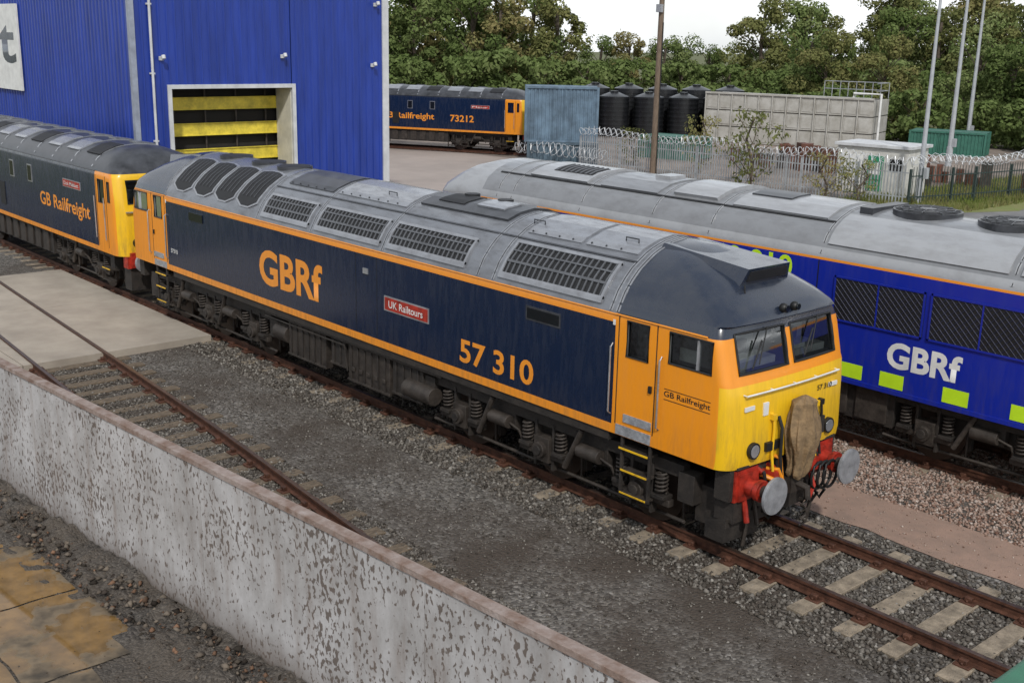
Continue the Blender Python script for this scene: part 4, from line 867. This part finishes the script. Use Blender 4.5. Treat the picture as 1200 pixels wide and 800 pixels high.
def wire(path,zc,R,turns):
    P=[Vector((*p,0)) for p in path]; n=int(turns*9); T=[]
    Ls=[0]
    for a,c in zip(P,P[1:]): Ls.append(Ls[-1]+(c-a).length)
    for i in range(n+1):
        s_=Ls[-1]*i/n; k=max(j for j in range(len(P)-1) if Ls[j]<=s_+1e-6); t=(s_-Ls[k])/(Ls[k+1]-Ls[k]); q=P[k].lerp(P[k+1],t); d=(P[k+1]-P[k]).normalized(); nn=Vector((-d.y,d.x,0)); a=i*2*math.pi/9
        rr=R*(1+.25*math.sin(i*1.7)+.2*math.sin(i*.37)); T.append(q+nn*rr*math.cos(a)+Vector((0,0,zc+rr*math.sin(a)+.10*math.sin(s_*.9)))+d*.25*math.sin(a*.5))
    b.tube(T,.017,WIRE,3)
wire([(-37.6,33.2),(-32.5,33.9),(-23.4,34.2),(-18.3,35.2)],1.85,.19,105); wire([(-18.3,35.2),(-17.2,39.5),(-16.6,43.5),(-16.6,52)],1.8,.18,75)
wire([(-41.3,31.6),(-37.6,33.1),(-35.5,33.4)],.7,.3,32)
b.obj("wire_coils",E)
E=empty("telegraph_pole",(-32,33.2,G)); b=MB(); WOOD=PM("weathered_wood",(.19,.14,.10),.85,0,.35,4,.4,20,stretch=(8,8,.6))
b.cyl((0,0,0),(0,0,10.4),.19,WOOD,14,r1=.13); b.box(-.12,.2,-.3,-.1,8.5,8.9,PLATE); b.tube([(.2,.0,.2),(.19,-.02,8)],.03,BLACK); b.box(-.7,.7,-.06,.06,10.0,10.1,WOOD)
for x in (-.6,.6): b.cyl((x,0,10.1),(x,0,10.22),.04,WHITE,8)
b.obj("pole",E)
LP=PM("lamp_post_steel",(.42,.44,.46),.5,.2,.1)
for x,y,h in ((-18.2,36.1,9.15),(-26.3,54,9.9),(-31.9,67.1,10.6)):
    E=empty("lamp_post",(x,y,G)); b=MB(); q=1 if y<40 else 1.3; b.cyl((0,0,0),(0,0,1.2),.15*q,LP,12); b.cyl((0,0,1.2),(0,0,h),.12*q,LP,12,r1=.065*q); b.tube([(0,0,h-.05),(-.25,-.12,h+.03)],.03,LP); b.box(-.75,-.2,-.27,-.03,h-.03,h+.09,LP); b.box(-.7,-.25,-.24,-.06,h-.045,h-.03,WHITE); b.box(.1,.35,-.1,.1,1.2,1.7,LP); b.obj("column",E,bevel=.004)
GRN=PM("green_paint",(.03,.15,.085),.45,0,.25,6)
E=empty("footbridge_railing"); b=MB(); b.box(8.05,8.16,-15.5,-4.5,5.93,6.0,GRN); b.box(8.07,8.14,-15.5,-4.5,4.9,5.0,GRN)
for y in np.arange(-15.4,-4.6,1.8): b.box(8.08,8.13,y-.03,y+.03,4.95,5.95,GRN)
for y in (-15.3,): b.box(8.0,8.2,y-.1,y+.1,G,4.9,GRN)
b.obj("rail",E,bevel=.01)

# ------------------------------------------------------------------ vegetation
LEAFM=[leafmat("leaves_green",[(.055,.08,.03),(.115,.16,.05),(.17,.22,.08),(.235,.275,.115)]),
       leafmat("leaves_olive",[(.07,.085,.035),(.15,.165,.06),(.215,.22,.085),(.285,.245,.11)])]
BARK=PM("bark",(.12,.095,.07),.9,0,.4,5)
def leaves(name,cent,rad,n,ls,mat):
    k=rng.integers(0,len(cent),n); C=np.array(cent)[k]; R=np.array(rad)[k]; d=rng.normal(size=(n,3)); d/=np.linalg.norm(d,axis=1)[:,None]
    rr=R*(rng.uniform(.35,1.0,n)**.4)*(1+.25*(rng.random(n)<.12)); P=C+d*rr[:,None]*np.array([1,1,.8])
    t=rng.normal(size=(n,3)); t/=np.linalg.norm(t,axis=1)[:,None]; nn=d*.9+rng.normal(size=(n,3))*.45+np.array([0,0,.35]); a=np.cross(nn,t); a/=np.linalg.norm(a,axis=1)[:,None]+1e-9; bb=np.cross(nn,a); bb/=np.linalg.norm(bb,axis=1)[:,None]+1e-9
    s_=ls*rng.uniform(.5,1.3,n)[:,None]; V=np.stack([P-a*s_,P+bb*s_*.6,P+a*s_,P-bb*s_*.6],1).reshape(-1,3); F=np.arange(4*n).reshape(n,4)
    return npmesh(name,V,F,mat)
def tree_parts(seed,H,W,mat,n=8500,ls=.23,low=.2,nb=44):
    r=random.Random(seed); b=MB(); b.tube([(0,0,-.2),(r.uniform(-.1,.1),r.uniform(-.1,.1),H*.3),(r.uniform(-.3,.3),r.uniform(-.3,.3),H*.6),(0,0,H*.85)],W*.022,BARK,8)
    cent=[];rad=[]
    for i in range(nb):
        t=r.uniform(low,1); prof=math.sin(math.pi*min(1,max(.08,(t-low*.5)/(1.08-low*.5))))**.6; a=r.uniform(0,6.28); q=W*.5*prof*math.sqrt(r.random())*1.0
        c=(q*math.cos(a),q*math.sin(a),H*t*.93); cent.append(c); rad.append(r.uniform(.08,.165)*W)
        if i%2==0: b.tube([(0,0,max(.5,c[2]-W*.3)),(c[0]*.5,c[1]*.5,c[2]-W*.12),c],W*.006,BARK,5)
    tr=b.obj("trunk_tmp"); lf=leaves("leaves_tmp",cent,rad,n,ls,mat); m=(tr.data,lf.data); bpy.data.objects.remove(tr); bpy.data.objects.remove(lf); return m
kinds=[tree_parts(11,13,9.5,LEAFM[0]),tree_parts(12,14,9,LEAFM[1]),tree_parts(13,12,10,LEAFM[0],low=.08),tree_parts(14,12.5,9,LEAFM[1],low=.08)]
bushk=[tree_parts(21,3.2,4.4,LEAFM[0],3000,.16,.05,30),tree_parts(22,2.6,2.6,LEAFM[1],650,.075,.15,26)]
def place(kind,x,y,s,name="tree",sz=None):
    E=empty(name,(x,y,G),random.uniform(0,6.28)); E.scale=(s,s,sz or s)
    for me,nm in zip(kind,("trunk","crown")): link(bpy.data.objects.new(nm,me),E)
def row(p0,p1,n,smin,smax,kn,jit=3.0):
    for i in range(n):
        t=(i+.5)/n; place(random.choice(kn),p0[0]+(p1[0]-p0[0])*t+random.uniform(-jit,jit),p0[1]+(p1[1]-p0[1])*t+random.uniform(-jit,jit),random.uniform(smin,smax))
K=kinds
row((-106,52),(-84,79),9,.90,1.1,[K[0],K[2],K[3]],2)
row((-116,64),(-100,82),5,1.2,1.4,K)
row((-88,84),(-74,97),6,.58,.68,[K[2],K[3]],1.0)
row((-74,93),(-44,123),9,.80,1.0,[K[0],K[2],K[3]],2.5)
row((-72,114),(-50,135),5,1.05,1.25,K)
row((-52,71),(-30,80),6,.58,.80,[K[2],K[3]],2)
row((-38,90),(-12,96),5,.95,1.15,[K[1],K[3]],2.5)
row((-26,72),(-8,80),5,.7,.95,[K[3],K[1]],2)
def bushes(p0,p1,n,smin,smax,jit=1.5):
    for i in range(n):
        t=(i+.5)/n; place(random.choice(bushk[:1]),p0[0]+(p1[0]-p0[0])*t+random.uniform(-jit,jit),p0[1]+(p1[1]-p0[1])*t+random.uniform(-jit,jit),random.uniform(smin,smax),"bush")
bushes((-98,46),(-74,80),9,1.3,2.0); bushes((-74,80),(-44,112),8,1.3,1.9); bushes((-52,66),(-20,70),9,.9,1.4); bushes((-22,66),(-4,72),5,.8,1.3)
place(bushk[1],-25.5,33.0,1.2,"bush",1.6); place(bushk[1],-21.5,33.5,.9,"bush"); place(bushk[1],-20.0,34.0,.8,"bush"); place(bushk[1],-36.5,36.5,.9,"bush"); place(bushk[1],-31.5,36.5,.9,"bush",1.3)
n=9000; X=rng.uniform(-21,-15.5,n); Yv=rng.uniform(33.6,52,n); hh=rng.uniform(.08,.35,n); a=rng.uniform(0,6.28,n); w=.03
V=np.stack([np.stack([X-w*np.cos(a),Yv-w*np.sin(a),np.full(n,G)],1),np.stack([X+w*np.cos(a),Yv+w*np.sin(a),np.full(n,G)],1),np.stack([X+.1*np.sin(a),Yv+.1*np.cos(a),G+hh],1)],1).reshape(-1,3)
npmesh("grass",V,np.arange(3*n).reshape(n,3),leafmat("grass_blades",[(.08,.12,.025),(.15,.19,.05),(.24,.21,.10)]))

# ------------------------------------------------------------------ light, sky, camera
sd=Vector((.62,-.46,.72)).normalized(); el=math.asin(sd.z); az=math.atan2(sd.x,sd.y)
w=bpy.data.worlds.new("World"); S.world=w; w.use_nodes=True; nt=w.node_tree; N=nt.nodes; L=nt.links; bg=N["Background"]; sky=N.new("ShaderNodeTexSky"); sky.sky_type='NISHITA'; sky.sun_disc=False
sky.sun_elevation=el; sky.sun_rotation=az; sky.air_density=1.0; sky.dust_density=1.5; sky.ozone_density=1.0
tc=N.new("ShaderNodeTexCoord"); sx=N.new("ShaderNodeSeparateXYZ"); L.new(tc.outputs["Generated"],sx.inputs[0])
cl=N.new("ShaderNodeValToRGB"); cl.color_ramp.elements[0].position=0; cl.color_ramp.elements[0].color=(8.2,8.4,8.6,1); cl.color_ramp.elements[1].position=.8; cl.color_ramp.elements[1].color=(3.9,4.15,4.5,1)
L.new(sx.outputs[2],cl.inputs[0])
nz=N.new("ShaderNodeTexNoise"); nz.inputs["Scale"].default_value=3.0; nz.inputs["Detail"].default_value=6; L.new(tc.outputs["Generated"],nz.inputs[0])
mr=N.new("ShaderNodeMapRange"); mr.inputs["From Min"].default_value=.38; mr.inputs["From Max"].default_value=.56; mr.inputs["To Min"].default_value=.55; mr.inputs["To Max"].default_value=.98; L.new(nz.outputs[0],mr.inputs[0])
mx=N.new("ShaderNodeMix"); mx.data_type='RGBA'; L.new(mr.outputs[0],mx.inputs[0]); L.new(sky.outputs[0],mx.inputs[6]); L.new(cl.outputs[0],mx.inputs[7])
L.new(mx.outputs[2],bg.inputs[0]); bg.inputs[1].default_value=.148
sl=bpy.data.lights.new("sun",'SUN'); sl.energy=2.4; sl.angle=math.radians(3.0); sl.color=(1,.965,.91); so=link(bpy.data.objects.new("sun",sl)); so.rotation_euler=sd.to_track_quat('Z','Y').to_euler()
c=Vector((8.57285,-12.61109,6.73639)); yaw,pit,roll,f=2.41602,0.26053,0.02220,1.32154
h=Vector((math.cos(yaw)*math.cos(pit),math.sin(yaw)*math.cos(pit),-math.sin(pit))); r=Vector((math.sin(yaw),-math.cos(yaw),0)); u=r.cross(h)
r2=r*math.cos(roll)+u*math.sin(roll); u2=r2.cross(h)
cd=bpy.data.cameras.new("camera"); cd.sensor_width=36; cd.lens=f*1000/1200*36; cd.clip_end=2000; cd.clip_start=.05
co=link(bpy.data.objects.new("camera",cd)); M=Matrix((r2,u2,-h)).transposed().to_4x4(); M.translation=c; co.matrix_world=M; S.camera=co
S.view_settings.view_transform='Standard'; S.view_settings.look='None'; S.view_settings.exposure=0
